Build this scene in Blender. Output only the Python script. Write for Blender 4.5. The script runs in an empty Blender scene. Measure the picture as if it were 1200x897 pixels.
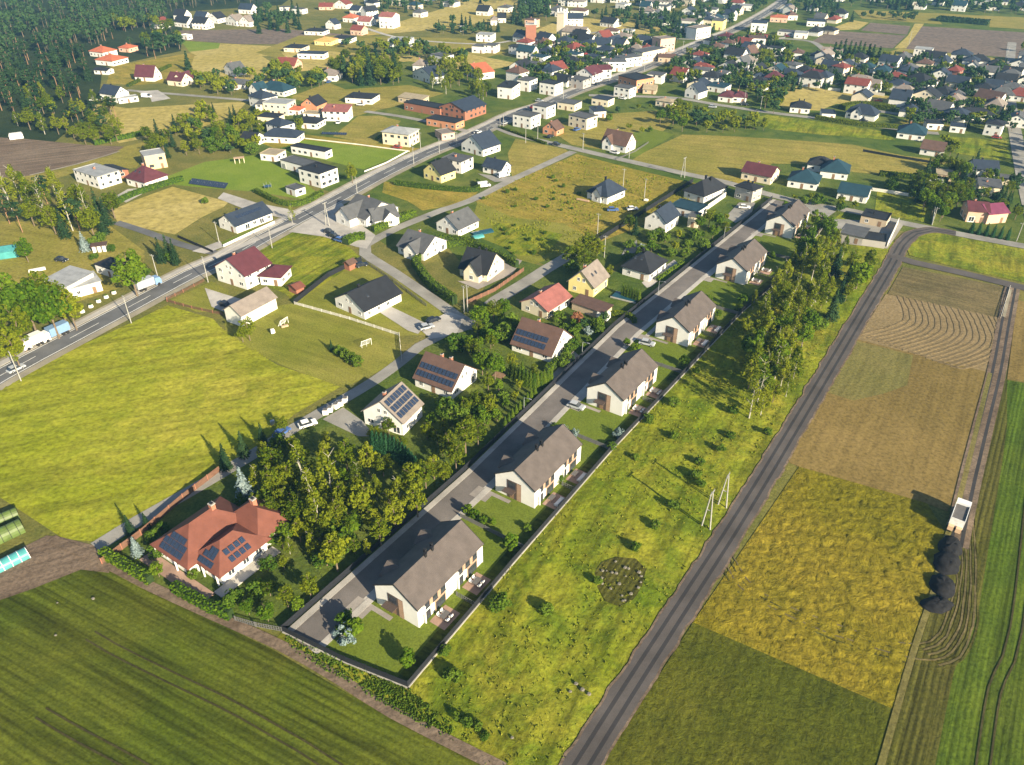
import bpy, math, random
from mathutils import noise, Vector
random.seed(7)
R=random.Random(11)
scene=bpy.context.scene
COL=scene.collection
PI=math.pi
# ---------------------------------------------------------------- camera model
F=900.; CX=600.; CY=448.5; HY=-150.; CAMH=110.
P=math.atan((CY-HY)/F)
def G(x,y,z=0.):
    u=(x-CX)/F; v=(CY-y)/F
    dy=math.cos(P)+v*math.sin(P); dz=-math.sin(P)+v*math.cos(P)
    t=(z-CAMH)/dz
    return (u*t,dy*t)
def PX(X,Y,Z=0.):
    dz=Z-CAMH; f=Y*math.cos(P)-dz*math.sin(P); up=Y*math.sin(P)+dz*math.cos(P)
    return (CX+F*X/f, CY-F*up/f)
def d2(a,b): return math.hypot(a[0]-b[0],a[1]-b[1])
# ---------------------------------------------------------------- materials
MATS={}
def newmat(name):
    m=bpy.data.materials.new(name); m.use_nodes=True
    nt=m.node_tree; nt.nodes.clear()
    o=nt.nodes.new('ShaderNodeOutputMaterial'); b=nt.nodes.new('ShaderNodeBsdfPrincipled')
    nt.links.new(b.outputs[0],o.inputs[0]); b.inputs['Specular IOR Level'].default_value=.25
    MATS[name]=m
    return m,nt,b
def N(nt,t,**k):
    n=nt.nodes.new(t)
    for a,v in k.items():
        if a in n.inputs: n.inputs[a].default_value=v
        else: setattr(n,a,v)
    return n
def L(nt,a,b): nt.links.new(a,b)
def ramp(nt,src,stops):
    r=nt.nodes.new('ShaderNodeValToRGB'); e=r.color_ramp.elements
    while len(e)<len(stops): e.new(.5)
    for i,(p,c) in enumerate(stops):
        e[i].position=p; e[i].color=(c[0],c[1],c[2],1) if isinstance(c,tuple) else (c,c,c,1)
    L(nt,src,r.inputs[0]); return r
def mixc(nt,fac,a,b,mode='MIX'):
    m=nt.nodes.new('ShaderNodeMix'); m.data_type='RGBA'; m.blend_type=mode
    for s,v in ((0,fac),(6,a),(7,b)):
        if isinstance(v,(int,float)): m.inputs[s].default_value=v
        elif isinstance(v,tuple): m.inputs[s].default_value=(v[0],v[1],v[2],1)
        else: L(nt,v,m.inputs[s])
    return m.outputs[2]
def mapped(nt,rot=0,sx=1,sy=1,sz=1):
    t=N(nt,'ShaderNodeTexCoord'); m=N(nt,'ShaderNodeMapping')
    r=N(nt,'ShaderNodeMapping'); r.inputs['Rotation'].default_value=(0,0,-math.radians(rot))
    L(nt,t.outputs['Object'],r.inputs[0]); L(nt,r.outputs[0],m.inputs[0])
    m.inputs['Scale'].default_value=(sx,sy,sz)
    return m.outputs[0]
def noi(nt,vec,scale,detail=4,rough=.55,dist=0):
    n=N(nt,'ShaderNodeTexNoise'); n.inputs['Scale'].default_value=scale; n.inputs['Detail'].default_value=detail
    n.inputs['Roughness'].default_value=rough; n.inputs['Distortion'].default_value=dist
    L(nt,vec,n.inputs['Vector']); return n.outputs['Fac']
def bump(nt,b,h,strength,dist,prev=None):
    n=N(nt,'ShaderNodeBump'); n.inputs['Strength'].default_value=strength; n.inputs['Distance'].default_value=dist
    L(nt,h,n.inputs['Height'])
    if prev is not None: L(nt,prev,n.inputs['Normal'])
    L(nt,n.outputs[0],b.inputs['Normal']); return n.outputs[0]
def plain(name,c,rough=.8,var=.15,scale=1.5,bmp=0,metal=0,bscale=12):
    m,nt,b=newmat(name); v=mapped(nt)
    n=noi(nt,v,scale,5)
    r=ramp(nt,n,[(.3,tuple(x*(1-var) for x in c)),(.7,tuple(min(1,x*(1+var)) for x in c))])
    L(nt,r.outputs[0],b.inputs['Base Color']); b.inputs['Roughness'].default_value=rough; b.inputs['Metallic'].default_value=metal
    if bmp: bump(nt,b,noi(nt,v,bscale,4),bmp,.05)
    return m
def grass(name,a,b_,c,rot=0,streak=0,sx=.05,sy=1.2,fine=1.6,bstr=.5,bdist=.5,rows=None,big=.022,patchy=.5,stripe=None):
    """a dark, b mid, c light/dry; streak = strength of stretched noise along rot; rows=(scale,strength)"""
    m,nt,b=newmat(name)
    v=mapped(nt)
    n1=noi(nt,v,big,5,.6,.4); n2=noi(nt,v,.13,6,.65,.6); n3=noi(nt,v,fine,5,.7)
    col=ramp(nt,n1,[(.36,b_),(.64,c)]).outputs[0]
    f2=ramp(nt,n2,[(.42,0.),(.62,1.)]).outputs[0]
    mm=N(nt,'ShaderNodeMath',operation='MULTIPLY'); mm.inputs[1].default_value=patchy; L(nt,f2,mm.inputs[0])
    col=mixc(nt,mm.outputs[0],col,a)
    f3=ramp(nt,n3,[(.3,.55),(.5,.95),(.72,1.3)]).outputs[0]
    col=mixc(nt,1.,col,f3,'MULTIPLY')
    prev=None
    if streak:
        vs=mapped(nt,rot,sx,sy,1); ns=noi(nt,vs,1.,5,.6,.3)
        f=ramp(nt,ns,[(.38,1-streak),(.5,1.),(.62,1+streak*.6)]).outputs[0]
        col=mixc(nt,1.,col,f,'MULTIPLY')
        prev=bump(nt,b,ns,.5*min(1,streak*2),.35)
    if rows:
        vr=mapped(nt,rot,1,1,1)
        w=N(nt,'ShaderNodeTexWave',wave_type='BANDS',bands_direction='Y'); L(nt,vr,w.inputs[0])
        w.inputs['Scale'].default_value=rows[0]; w.inputs['Distortion'].default_value=rows[2] if len(rows)>2 else .6
        w.inputs['Detail'].default_value=3; w.inputs['Detail Scale'].default_value=.35
        f=ramp(nt,w.outputs['Fac'],[(.0,1-rows[1]),(.35,1.),(1.,1+rows[1]*.3)]).outputs[0]
        nz=noi(nt,v,.05,3); fz=ramp(nt,nz,[(.4,.15),(.6,1.)]).outputs[0]
        f=mixc(nt,fz,(1,1,1),f)
        col=mixc(nt,1.,col,f,'MULTIPLY')
        prev=bump(nt,b,w.outputs['Fac'],.25*rows[1]*2,.2,prev)
    L(nt,col,b.inputs['Base Color']); b.inputs['Roughness'].default_value=.95; b.inputs['Specular IOR Level'].default_value=.08
    bump(nt,b,noi(nt,v,fine*.6,6,.7,.5),bstr,bdist,prev)
    return m
def road(name,c,rough=.9):
    m,nt,b=newmat(name); v=mapped(nt)
    n=noi(nt,v,.12,5,.6); n3=noi(nt,v,6,4,.7)
    col=ramp(nt,n,[(.3,tuple(x*.7 for x in c)),(.7,tuple(x*1.25 for x in c))]).outputs[0]
    col=mixc(nt,1.,col,ramp(nt,n3,[(.3,.8),(.7,1.15)]).outputs[0],'MULTIPLY')
    L(nt,col,b.inputs['Base Color']); b.inputs['Roughness'].default_value=rough
    bump(nt,b,n3,.3,.03); return m
def roofm(name,c,tile=True,rough=.7,seam=False):
    m,nt,b=newmat(name); v=mapped(nt)
    n=noi(nt,v,.5,4); n2=noi(nt,v,5,4,.7)
    col=ramp(nt,n,[(.3,tuple(x*.82 for x in c)),(.7,tuple(x*1.15 for x in c))]).outputs[0]
    col=mixc(nt,1.,col,ramp(nt,n2,[(.3,.85),(.7,1.12)]).outputs[0],'MULTIPLY')
    w=N(nt,'ShaderNodeTexWave',wave_type='BANDS',bands_direction='Z' if not seam else 'X'); L(nt,v,w.inputs[0]); w.inputs['Scale'].default_value=1.9 if not seam else .6
    f=ramp(nt,w.outputs['Fac'],[(.0,.8),(.4,1.)]).outputs[0]
    col=mixc(nt,.35,col,f,'MULTIPLY')
    L(nt,col,b.inputs['Base Color']); b.inputs['Roughness'].default_value=rough
    bump(nt,b,w.outputs['Fac'],.2,.03); return m
def leafm(name,a,c,trans=.25):
    m=bpy.data.materials.new(name); m.use_nodes=True; nt=m.node_tree; nt.nodes.clear()
    o=N(nt,'ShaderNodeOutputMaterial'); d=N(nt,'ShaderNodeBsdfDiffuse'); t=N(nt,'ShaderNodeBsdfTranslucent'); mx=N(nt,'ShaderNodeMixShader')
    mx.inputs[0].default_value=trans; L(nt,d.outputs[0],mx.inputs[1]); L(nt,t.outputs[0],mx.inputs[2]); L(nt,mx.outputs[0],o.inputs[0])
    v=mapped(nt); n=noi(nt,v,.9,3); oi=N(nt,'ShaderNodeObjectInfo'); g=N(nt,'ShaderNodeNewGeometry')
    s=N(nt,'ShaderNodeMath',operation='ADD'); L(nt,n,s.inputs[0])
    s1=N(nt,'ShaderNodeMath',operation='MULTIPLY_ADD'); L(nt,oi.outputs['Random'],s1.inputs[0]); s1.inputs[1].default_value=.45; s1.inputs[2].default_value=-.22
    L(nt,s1.outputs[0],s.inputs[1])
    s2=N(nt,'ShaderNodeMath',operation='MULTIPLY_ADD'); L(nt,g.outputs['Random Per Island'],s2.inputs[0]); s2.inputs[1].default_value=.4; s2.inputs[2].default_value=-.2
    s3=N(nt,'ShaderNodeMath',operation='ADD'); L(nt,s.outputs[0],s3.inputs[0]); L(nt,s2.outputs[0],s3.inputs[1])
    r=ramp(nt,s3.outputs[0],[(.2,a),(.8,c)])
    L(nt,r.outputs[0],d.inputs[0]); L(nt,r.outputs[0],t.inputs[0])
    MATS[name]=m; return m

# ground covers (dark, mid, light)
grass('g_track',(.03,.028,.012),(.05,.045,.016),(.075,.065,.026),bstr=.4)
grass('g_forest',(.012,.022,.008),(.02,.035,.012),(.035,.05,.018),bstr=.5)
grass('g_base',(.07,.09,.018),(.12,.125,.03),(.19,.165,.045),bstr=.5)
grass('g_field_yellow',(.13,.17,.008),(.195,.222,.010),(.30,.28,.034),rot=20,streak=.22,sx=.03,sy=.35,fine=.9,bstr=.5,bdist=.6,patchy=.45)
grass('g_mowed',(.10,.125,.014),(.16,.17,.022),(.23,.21,.045),rot=-30,streak=.15,sx=.04,sy=.3,fine=2.2,bstr=.3,bdist=.2,patchy=.35)
grass('g_lawn',(.07,.105,.012),(.105,.145,.016),(.135,.165,.024),fine=3,bstr=.25,bdist=.1,patchy=.3)
grass('g_lawn_bright',(.09,.15,.012),(.13,.195,.016),(.17,.22,.03),fine=2,bstr=.25,bdist=.15,patchy=.35)
grass('g_crop_dark',(.03,.046,.006),(.065,.088,.007),(.105,.11,.013),rot=-27,streak=.42,sx=.015,sy=.55,fine=1.7,bstr=.45,bdist=.35,rows=(.22,.35,1.5),patchy=.35)
grass('g_meadow',(.065,.115,.007),(.15,.185,.010),(.25,.23,.025),rot=62,streak=.32,sx=.06,sy=.45,fine=1.1,bstr=.7,bdist=.5,big=.04,patchy=.7)
grass('g_meadow_dry',(.10,.12,.014),(.21,.175,.022),(.30,.225,.045),rot=-40,streak=.18,sx=.05,sy=.4,fine=1.2,bstr=.6,bdist=.6,patchy=.5)
grass('g_pasture',(.12,.13,.02),(.20,.18,.035),(.27,.22,.055),rot=-20,streak=.15,sx=.02,sy=.3,fine=1.,bstr=.4,bdist=.4,patchy=.4)
grass('g_gold_crop',(.085,.09,.007),(.165,.145,.010),(.24,.185,.02),rot=-30,streak=.1,sx=.3,sy=.7,fine=.8,bstr=1.,bdist=.9,patchy=.35,big=.03)
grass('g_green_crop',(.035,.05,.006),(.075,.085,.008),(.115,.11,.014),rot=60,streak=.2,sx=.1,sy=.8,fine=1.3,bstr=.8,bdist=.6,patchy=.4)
grass('g_bright_crop',(.03,.058,.006),(.06,.10,.008),(.095,.125,.014),rot=56,streak=.35,sx=.012,sy=.6,fine=1.5,bstr=.6,bdist=.4,rows=(.35,.25,1.2),patchy=.35)
grass('g_row_crop',(.04,.045,.009),(.07,.072,.012),(.10,.09,.022),rot=56,streak=.4,sx=.012,sy=.7,fine=1.5,bstr=.6,bdist=.4,rows=(.3,.4,.8),patchy=.3)
grass('g_tan',(.12,.09,.028),(.165,.12,.038),(.21,.15,.052),rot=57,streak=.12,sx=.02,sy=.5,fine=1.2,bstr=.35,bdist=.2,patchy=.35,rows=(.3,.06,.5))
grass('g_stubble',(.10,.10,.028),(.15,.135,.042),(.20,.165,.06),rot=57,streak=.15,sx=.05,sy=.6,fine=1.6,bstr=.5,bdist=.3,patchy=.4)
grass('g_till',(.15,.115,.055),(.20,.15,.075),(.24,.18,.095),rot=57,fine=1.4,bstr=.5,bdist=.3,patchy=.3)
grass('g_ridge',(.13,.10,.05),(.18,.135,.07),(.22,.165,.09),fine=1.4,bstr=.5,bdist=.3,patchy=.3)
grass('g_stubble_dark',(.07,.065,.028),(.115,.098,.042),(.16,.125,.058),rot=-35,streak=.2,sx=.03,sy=.5,fine=1.5,bstr=.5,bdist=.3,patchy=.5)
grass('g_soil',(.10,.072,.05),(.145,.105,.075),(.19,.145,.105),rot=25,streak=.25,sx=.02,sy=.5,fine=1.5,bstr=.6,bdist=.3,patchy=.4)
grass('g_soil_far',(.11,.085,.07),(.14,.11,.09),(.17,.13,.105),rot=-30,streak=.12,sx=.006,sy=.2,fine=.3,bstr=.4,bdist=.4,patchy=.3)
grass('g_gold_far',(.22,.19,.05),(.32,.26,.07),(.38,.31,.11),fine=.3,bstr=.3,bdist=.3,patchy=.3)
grass('g_garden',(.03,.065,.010),(.07,.11,.016),(.13,.145,.03),fine=1.6,bstr=.7,bdist=.4,patchy=.6)
road('r_asphalt',(.11,.112,.118)); road('r_pave',(.14,.125,.118)); road('r_kerb',(.34,.325,.30)); road('r_light',(.36,.34,.315))
road('r_grey',(.24,.23,.21)); road('r_gravel',(.082,.072,.068)); road('r_rut',(.036,.034,.036)); road('r_slab',(.26,.235,.215))
road('r_terrace',(.33,.22,.17)); road('r_verge',(.25,.225,.17)); plain('paint',(.75,.75,.72),.7,.1)
# walls
WALL={'w':('wall_white',(.64,.63,.60)),'c':('wall_cream',(.62,.55,.42)),'y':('wall_yellow',(.68,.58,.24)),'b':('wall_brick',(.27,.115,.075)),
 'o':('wall_orange',(.48,.22,.12)),'p':('wall_peach',(.62,.42,.26)),'g':('wall_grey',(.34,.32,.30)),'t':('wall_tan',(.42,.34,.24)),'s':('wall_salmon',(.56,.36,.27)),'l':('wall_lightblue',(.5,.6,.7))}
for k,(n,c) in WALL.items(): plain(n,c,.85,.06,.6,.15)
ROOF={'k':('roof_anthracite',(.018,.02,.026)),'u':('roof_slate_blue',(.024,.034,.055)),'g':('roof_grey',(.08,.083,.09)),'r':('roof_red',(.16,.042,.033)),
 'o':('roof_orange',(.38,.11,.055)),'b':('roof_brown',(.10,.06,.048)),'t':('roof_teal',(.014,.042,.062)),'m':('roof_maroon',(.085,.026,.034)),'n':('roof_taupe',(.20,.17,.15)),
 'P':('roof_pink',(.24,.09,.08)),'G':('roof_light_grey',(.27,.28,.29)),'v':('roof_magenta',(.15,.035,.075)),'T':('roof_tan',(.30,.25,.17)),'Y':('roof_ochre',(.50,.31,.10)),'D':('roof_duplex',(.095,.080,.075)),'V':('roof_terracotta',(.15,.055,.038))}
for k,(n,c) in ROOF.items(): roofm(n,c)
m,nt,b=newmat('glass'); b.inputs['Base Color'].default_value=(.03,.04,.05,1); b.inputs['Roughness'].default_value=.12; b.inputs['Specular IOR Level'].default_value=.6
v=mapped(nt); L(nt,ramp(nt,noi(nt,v,.8,2),[(.35,(.015,.02,.028)),(.7,(.06,.07,.085))]).outputs[0],b.inputs['Base Color'])
plain('frame_white',(.7,.7,.68),.5); plain('frame_dark',(.04,.04,.045),.5); plain('wood',(.20,.125,.075),.7,.25,3); plain('wood_light',(.42,.29,.19),.7,.15,2)
plain('clad',(.33,.22,.155),.75,.18,2.5,.1); plain('clad_dark',(.075,.055,.048),.7,.15,3)
plain('concrete',(.33,.32,.30),.9,.15,.8,.2); plain('fence_dark',(.016,.018,.024),.6,.1); plain('fence_grey',(.13,.13,.13),.7,.1); plain('fence_wood',(.14,.075,.05),.8,.2); plain('fence_white',(.6,.58,.53),.8,.1)
plain('brickchim',(.34,.14,.09),.85,.2,4); plain('metal_black',(.018,.018,.02),.45,.1); plain('metal_grey',(.35,.36,.38),.4,.1,1,0,.4)
plain('pole_concrete',(.30,.295,.275),.85,.12,2); plain('tyre',(.02,.02,.02),.9,.1)
plain('white_fabric',(.75,.73,.69),.9,.06); plain('grey_fabric',(.11,.105,.105),.9,.1); plain('stone',(.14,.13,.105),.9,.3,3,.4); plain('heap',(.012,.012,.014),.95,.4,2,.8)  # heap: near-black colour standing for the farm trailer's shadow
plain('tarp_teal',(.06,.25,.26),.35,.15,.8,.2); plain('film_green',(.08,.12,.03),.45,.25,.7,.2); plain('film_dark',(.015,.022,.016),.6,.2); plain('pool_water',(.015,.06,.085),.1,.1); plain('trampoline',(.03,.08,.14),.6)
plain('bark',(.15,.115,.08),.95,.3,4,.5); plain('bark_birch',(.36,.34,.30),.85,.3,5,.2); plain('bark_pine',(.26,.15,.09),.95,.3,3,.4)
plain('car_dark',(.02,.025,.035),.25,.05); plain('car_white',(.72,.72,.72),.25,.03); plain('car_blue',(.06,.12,.32),.25,.05); plain('car_silver',(.35,.37,.4),.25,.04); plain('car_red',(.3,.03,.03),.25,.04)
plain('truck_blue',(.16,.26,.42),.4,.05); plain('hedge_core',(.02,.04,.008),.95,.2)
m,nt,b=newmat('solar'); v=mapped(nt,0,1,1,1)
bk=N(nt,'ShaderNodeTexBrick'); bk.offset=0; bk.inputs['Color1'].default_value=(.012,.022,.05,1); bk.inputs['Color2'].default_value=(.016,.028,.06,1); bk.inputs['Mortar'].default_value=(.09,.11,.15,1)
bk.inputs['Scale'].default_value=1; bk.inputs['Brick Width'].default_value=.25; bk.inputs['Row Height'].default_value=.25; bk.inputs['Mortar Size'].default_value=.008
L(nt,v,bk.inputs[0]); L(nt,bk.outputs[0],b.inputs['Base Color']); b.inputs['Roughness'].default_value=.22; b.inputs['Specular IOR Level'].default_value=.5
leafm('lf_oak',(.045,.085,.006),(.17,.205,.012),.4); leafm('lf_birch',(.065,.11,.007),(.24,.265,.018),.42); leafm('lf_pine',(.012,.034,.014),(.040,.075,.028),.1)
leafm('lf_spruce',(.012,.032,.014),(.035,.065,.024),.1); leafm('lf_blue',(.10,.15,.15),(.28,.34,.34),.12); leafm('lf_thuja',(.035,.075,.008),(.11,.16,.015),.2)
leafm('lf_dthuja',(.012,.045,.018),(.03,.085,.035),.12); leafm('lf_bush',(.035,.08,.009),(.12,.18,.02)); leafm('lf_far',(.014,.036,.014),(.045,.085,.028),.12)
leafm('lf_grass',(.15,.20,.012),(.36,.33,.05),.45); leafm('lf_bright',(.05,.11,.008),(.15,.22,.015),.35); leafm('lf_red',(.16,.07,.04),(.28,.13,.07),.2)
def MT(n): return MATS[n]
# ---------------------------------------------------------------- mesh builder
class MB:
    def __init__(s): s.v=[]; s.f=[]; s.m=[]; s.mi=[]
    def mat(s,n):
        if n not in s.m: s.m.append(n)
        return s.m.index(n)
    def add(s,vs,fs,mat):
        o=len(s.v); i=s.mat(mat); s.v+=vs
        for f in fs: s.f.append(tuple(o+k for k in f)); s.mi.append(i)
    def box(s,x0,y0,z0,x1,y1,z1,mat,rz=0,c=None):
        vs=[(x0,y0,z0),(x1,y0,z0),(x1,y1,z0),(x0,y1,z0),(x0,y0,z1),(x1,y0,z1),(x1,y1,z1),(x0,y1,z1)]
        if rz:
            cx,cy=c if c else ((x0+x1)/2,(y0+y1)/2); ca,sa=math.cos(rz),math.sin(rz)
            vs=[(cx+(x-cx)*ca-(y-cy)*sa,cy+(x-cx)*sa+(y-cy)*ca,z) for x,y,z in vs]
        s.add(vs,[(0,3,2,1),(4,5,6,7),(0,1,5,4),(1,2,6,5),(2,3,7,6),(3,0,4,7)],mat)
    def prism(s,poly,z0,z1,mat):
        n=len(poly); vs=[(x,y,z0) for x,y in poly]+[(x,y,z1) for x,y in poly]
        fs=[tuple(range(n-1,-1,-1)),tuple(range(n,2*n))]+[(i,(i+1)%n,n+(i+1)%n,n+i) for i in range(n)]
        s.add(vs,fs,mat)
    def extr(s,prof,a0,a1,axis,mat):
        """profile (t,z) extruded along axis x or y from a0 to a1"""
        n=len(prof)
        if axis=='x': vs=[(a0,t,z) for t,z in prof]+[(a1,t,z) for t,z in prof]
        else: vs=[(t,a0,z) for t,z in prof]+[(t,a1,z) for t,z in prof]
        fs=[tuple(range(n)),tuple(range(2*n-1,n-1,-1))]+[(i,n+i,n+(i+1)%n,(i+1)%n) for i in range(n)]
        s.add(vs,fs,mat)
    def tube(s,a,b,r0,r1,mat,n=6):
        a=Vector(a);b=Vector(b);d=(b-a).normalized(); u=d.orthogonal().normalized(); w=d.cross(u)
        vs=[]
        for p,r in ((a,r0),(b,r1)):
            for k in range(n):
                q=p+u*(r*math.cos(2*PI*k/n))+w*(r*math.sin(2*PI*k/n)); vs.append(tuple(q))
        s.add(vs,[(k,(k+1)%n,n+(k+1)%n,n+k) for k in range(n)]+[tuple(range(n-1,-1,-1)),tuple(range(n,2*n))],mat)
    def quad(s,c,nrm,sz,mat,rnd,asp=1.):
        n=Vector(nrm)
        if n.length<1e-6: n=Vector((0,0,1))
        n.normalize(); u=n.orthogonal().normalized(); w=n.cross(u); a=rnd.random()*6.28
        u,w=u*math.cos(a)+w*math.sin(a), w*math.cos(a)-u*math.sin(a)
        u=u*sz*.5; w=w*sz*.5*asp; c=Vector(c)
        s.add([tuple(c-u-w),tuple(c+u-w*.6),tuple(c+u*.7+w),tuple(c-u*.8+w*.9)],[(0,1,2,3)],mat)
    def mesh(s,name):
        me=bpy.data.meshes.new(name); me.from_pydata(s.v,[],s.f)
        for n in s.m: me.materials.append(MT(n))
        me.polygons.foreach_set('material_index',s.mi); me.update(); return me
    def build(s,name,parent=None,smooth=False):
        me=s.mesh(name)
        if smooth: me.polygons.foreach_set('use_smooth',[True]*len(me.polygons))
        o=bpy.data.objects.new(name,me); COL.objects.link(o)
        if parent: o.parent=parent
        return o
def tag(o,label=None,cat=None,group=None,kind=None):
    if label: o['label']=label
    if cat: o['category']=cat
    if group: o['group']=group
    if kind: o['kind']=kind
    return o
def empty(name,x,y,z=0,rz=0,s=1,label=None,cat=None,group=None):
    o=bpy.data.objects.new(name,None); COL.objects.link(o); o.location=(x,y,z); o.rotation_euler=(0,0,rz); o.scale=(s,s,s); o.empty_display_size=.5
    tag(o,label,cat,group); return o
def inst(name,me,parent,loc=(0,0,0),rz=0,sc=(1,1,1)):
    o=bpy.data.objects.new(name,me); COL.objects.link(o); o.parent=parent; o.location=loc; o.rotation_euler=(0,0,rz); o.scale=sc; return o
def copy_tree(o,parent=None):
    kids=list(o.children); c=o.copy(); COL.objects.link(c); c.parent=parent
    for ch in kids: copy_tree(ch,c)
    return c
# ---------------------------------------------------------------- ground
LZ=[0.0]
def flat(name,pts,mat,z=None,world=False):
    w=pts if world else [G(*p) for p in pts]
    if z is None: LZ[0]+=.0016; z=LZ[0]
    mb=MB(); 
    ar=sum(w[i][0]*w[(i+1)%len(w)][1]-w[(i+1)%len(w)][0]*w[i][1] for i in range(len(w)))
    idx=tuple(range(len(w))) if ar>0 else tuple(range(len(w)-1,-1,-1))
    mb.add([(x,y,z) for x,y in w],[idx],mat); o=mb.build(name); tag(o,kind='structure')
    return o
def inpoly(x,y,p):
    r=False; j=len(p)-1
    for i in range(len(p)):
        if (p[i][1]>y)!=(p[j][1]>y) and x<(p[j][0]-p[i][0])*(y-p[i][1])/(p[j][1]-p[i][1])+p[i][0]: r=not r
        j=i
    return r
def edgedist(x,y,p):
    m=1e9
    for i in range(len(p)):
        a=p[i]; b=p[(i+1)%len(p)]; dx=b[0]-a[0]; dy=b[1]-a[1]; t=max(0,min(1,((x-a[0])*dx+(y-a[1])*dy)/(dx*dx+dy*dy+1e-9)))
        m=min(m,math.hypot(x-a[0]-t*dx,y-a[1]-t*dy))
    return m
def rough_ground(name,pts,mat,cell,amp,fn,z0=.02):
    LZ[0]+=.0016; z0=LZ[0]
    w=[G(*p) for p in pts]; x0=min(p[0] for p in w); x1=max(p[0] for p in w); y0=min(p[1] for p in w); y1=max(p[1] for p in w)
    mb=MB(); ids={}; nx=int((x1-x0)/cell)+1; ny=int((y1-y0)/cell)+1; mi=mb.mat(mat)
    def vid(i,j):
        if (i,j) in ids: return ids[i,j]
        x=x0+i*cell; y=y0+j*cell; e=edgedist(x,y,w); 
        k=min(1,e/2.) ; z=z0+amp*k*fn(x,y)
        mb.v.append((x,y,z)); ids[i,j]=len(mb.v)-1; return ids[i,j]
    for i in range(nx):
        for j in range(ny):
            if inpoly(x0+(i+.5)*cell,y0+(j+.5)*cell,w):
                mb.f.append((vid(i,j),vid(i+1,j),vid(i+1,j+1),vid(i,j+1))); mb.mi.append(mi)
    o=mb.build(name,smooth=True); tag(o,kind='structure'); return o
def offs(line,o):
    out=[]
    for i,p in enumerate(line):
        a=line[max(0,i-1)]; b=line[min(len(line)-1,i+1)]; dx=b[0]-a[0]; dy=b[1]-a[1]; l=math.hypot(dx,dy)
        out.append((p[0]+dy/l*o,p[1]-dx/l*o))      # positive = right of travel
    return out
def smoothline(line,step=4.):
    """Catmull-Rom"""
    out=[]
    for i in range(len(line)-1):
        p0=line[max(0,i-1)];p1=line[i];p2=line[i+1];p3=line[min(len(line)-1,i+2)]
        n=max(1,int(d2(p1,p2)/step))
        for k in range(n):
            t=k/n
            out.append(tuple(.5*((2*p1[c])+(-p0[c]+p2[c])*t+(2*p0[c]-5*p1[c]+4*p2[c]-p3[c])*t*t+(-p0[c]+3*p1[c]-3*p2[c]+p3[c])*t**3) for c in (0,1)))
    out.append(line[-1]); return out
def strip(name,line,o0,o1,mat,z=None,h=0,kind='structure',parent=None,dash=None,mb=None):
    if z is None: LZ[0]+=.0016; z=LZ[0]
    a=offs(line,o0); b=offs(line,o1); own=mb is None
    if own: mb=MB()
    if dash is None:
        n=len(line)
        if h:
            for i in range(n-1):
                q=[a[i],b[i],b[i+1],a[i+1]]
                mb.prism([(x,y) for x,y in q],z-.02,z+h,mat)
        else:
            mb.add([(x,y,z) for x,y in a]+[(x,y,z) for x,y in b],[(i,n+i,n+i+1,i+1) for i in range(n-1)],mat)
    else:
        for i in range(len(line)-1):
            if i%2==0: mb.add([(a[i][0],a[i][1],z),(b[i][0],b[i][1],z),(b[i+1][0],b[i+1][1],z),(a[i+1][0],a[i+1][1],z)],[(0,1,2,3)],mat)
    if own:
        o=mb.build(name,parent)
        if kind: tag(o,kind=kind)
        return o
def W(pts): return [G(*p) for p in pts]
flat('ground',[(-2500,-60),(2500,-60),(3500,5200),(-3500,5200)],'g_base',z=0,world=True)
# ---- fields (outlines given as ground points seen from the drone)
def fl(name,mat,*pts): return flat(name,list(pts),mat)
fl('village_ground','g_garden',(560,150),(640,60),(900,-20),(1230,-10),(1230,300),(1000,262),(880,262),(740,300),(690,330),(610,300),(560,330),(520,285),(470,300),(400,250),(480,190))
fl('village_ground','g_garden',(280,170),(300,110),(330,70),(560,60),(640,75),(600,133),(480,190),(400,230),(330,205),(290,190))
fl('forest_floor','g_forest',(-200,170),(-200,-60),(420,-60),(330,6),(215,14),(212,60),(120,80),(115,125),(60,170))
# left side
fl('soil_field','g_soil',(-60,158),(30,163),(100,170),(146,172),(130,182),(35,206),(-60,215))
fl('field','g_pasture',(146,172),(172,166),(175,175),(160,197),(88,203),(-20,235),(-60,215),(35,206),(130,182))
fl('field','g_gold_far',(110,122),(150,127),(290,119),(275,135),(235,150),(180,160),(140,168),(110,150))
fl('field','g_meadow_dry',(130,78),(225,62),(290,80),(270,92),(160,100),(125,98))
fl('field','g_gold_far',(222,82),(228,66),(300,62),(330,80),(318,100),(280,92),(235,88))
fl('soil_field','g_soil_far',(208,36),(330,34),(420,42),(400,52),(280,52),(212,47))
fl('field','g_lawn_bright',(212,48),(258,51),(256,57),(222,61))
fl('field','g_gold_far',(258,51),(330,55),(325,66),(232,66),(222,61),(256,57))
fl('field','g_pasture',(-60,258),(125,262),(170,295),(150,330),(60,345),(-60,380))
fl('field','g_gold_far',(132,246),(158,235),(202,219),(268,237),(262,243),(236,255),(205,275),(138,262))
fl('lawn','g_lawn_bright',(196,207),(240,190),(300,182),(345,205),(372,226),(355,234),(300,225),(262,222),(205,217))
fl('lawn','g_lawn_bright',(325,176),(358,164),(480,178),(426,199),(385,189))
fl('field','g_meadow_dry',(300,165),(360,158),(440,168),(500,175),(484,184),(478,178),(358,164),(325,176))
fl('field','g_pasture',(337,115),(385,97),(405,105),(480,100),(520,110),(478,122),(440,130),(405,140),(372,122))
fl('field','g_pasture',(390,160),(420,136),(445,136),(470,142),(452,160),(440,170))
fl('field','g_gold_far',(430,42),(520,34),(600,22),(620,-10),(560,-20),(520,10),(480,22),(430,38))
fl('field','g_pasture',(430,42),(560,46),(600,60),(560,70),(470,50),(330,70),(300,62),(350,42))
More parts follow.
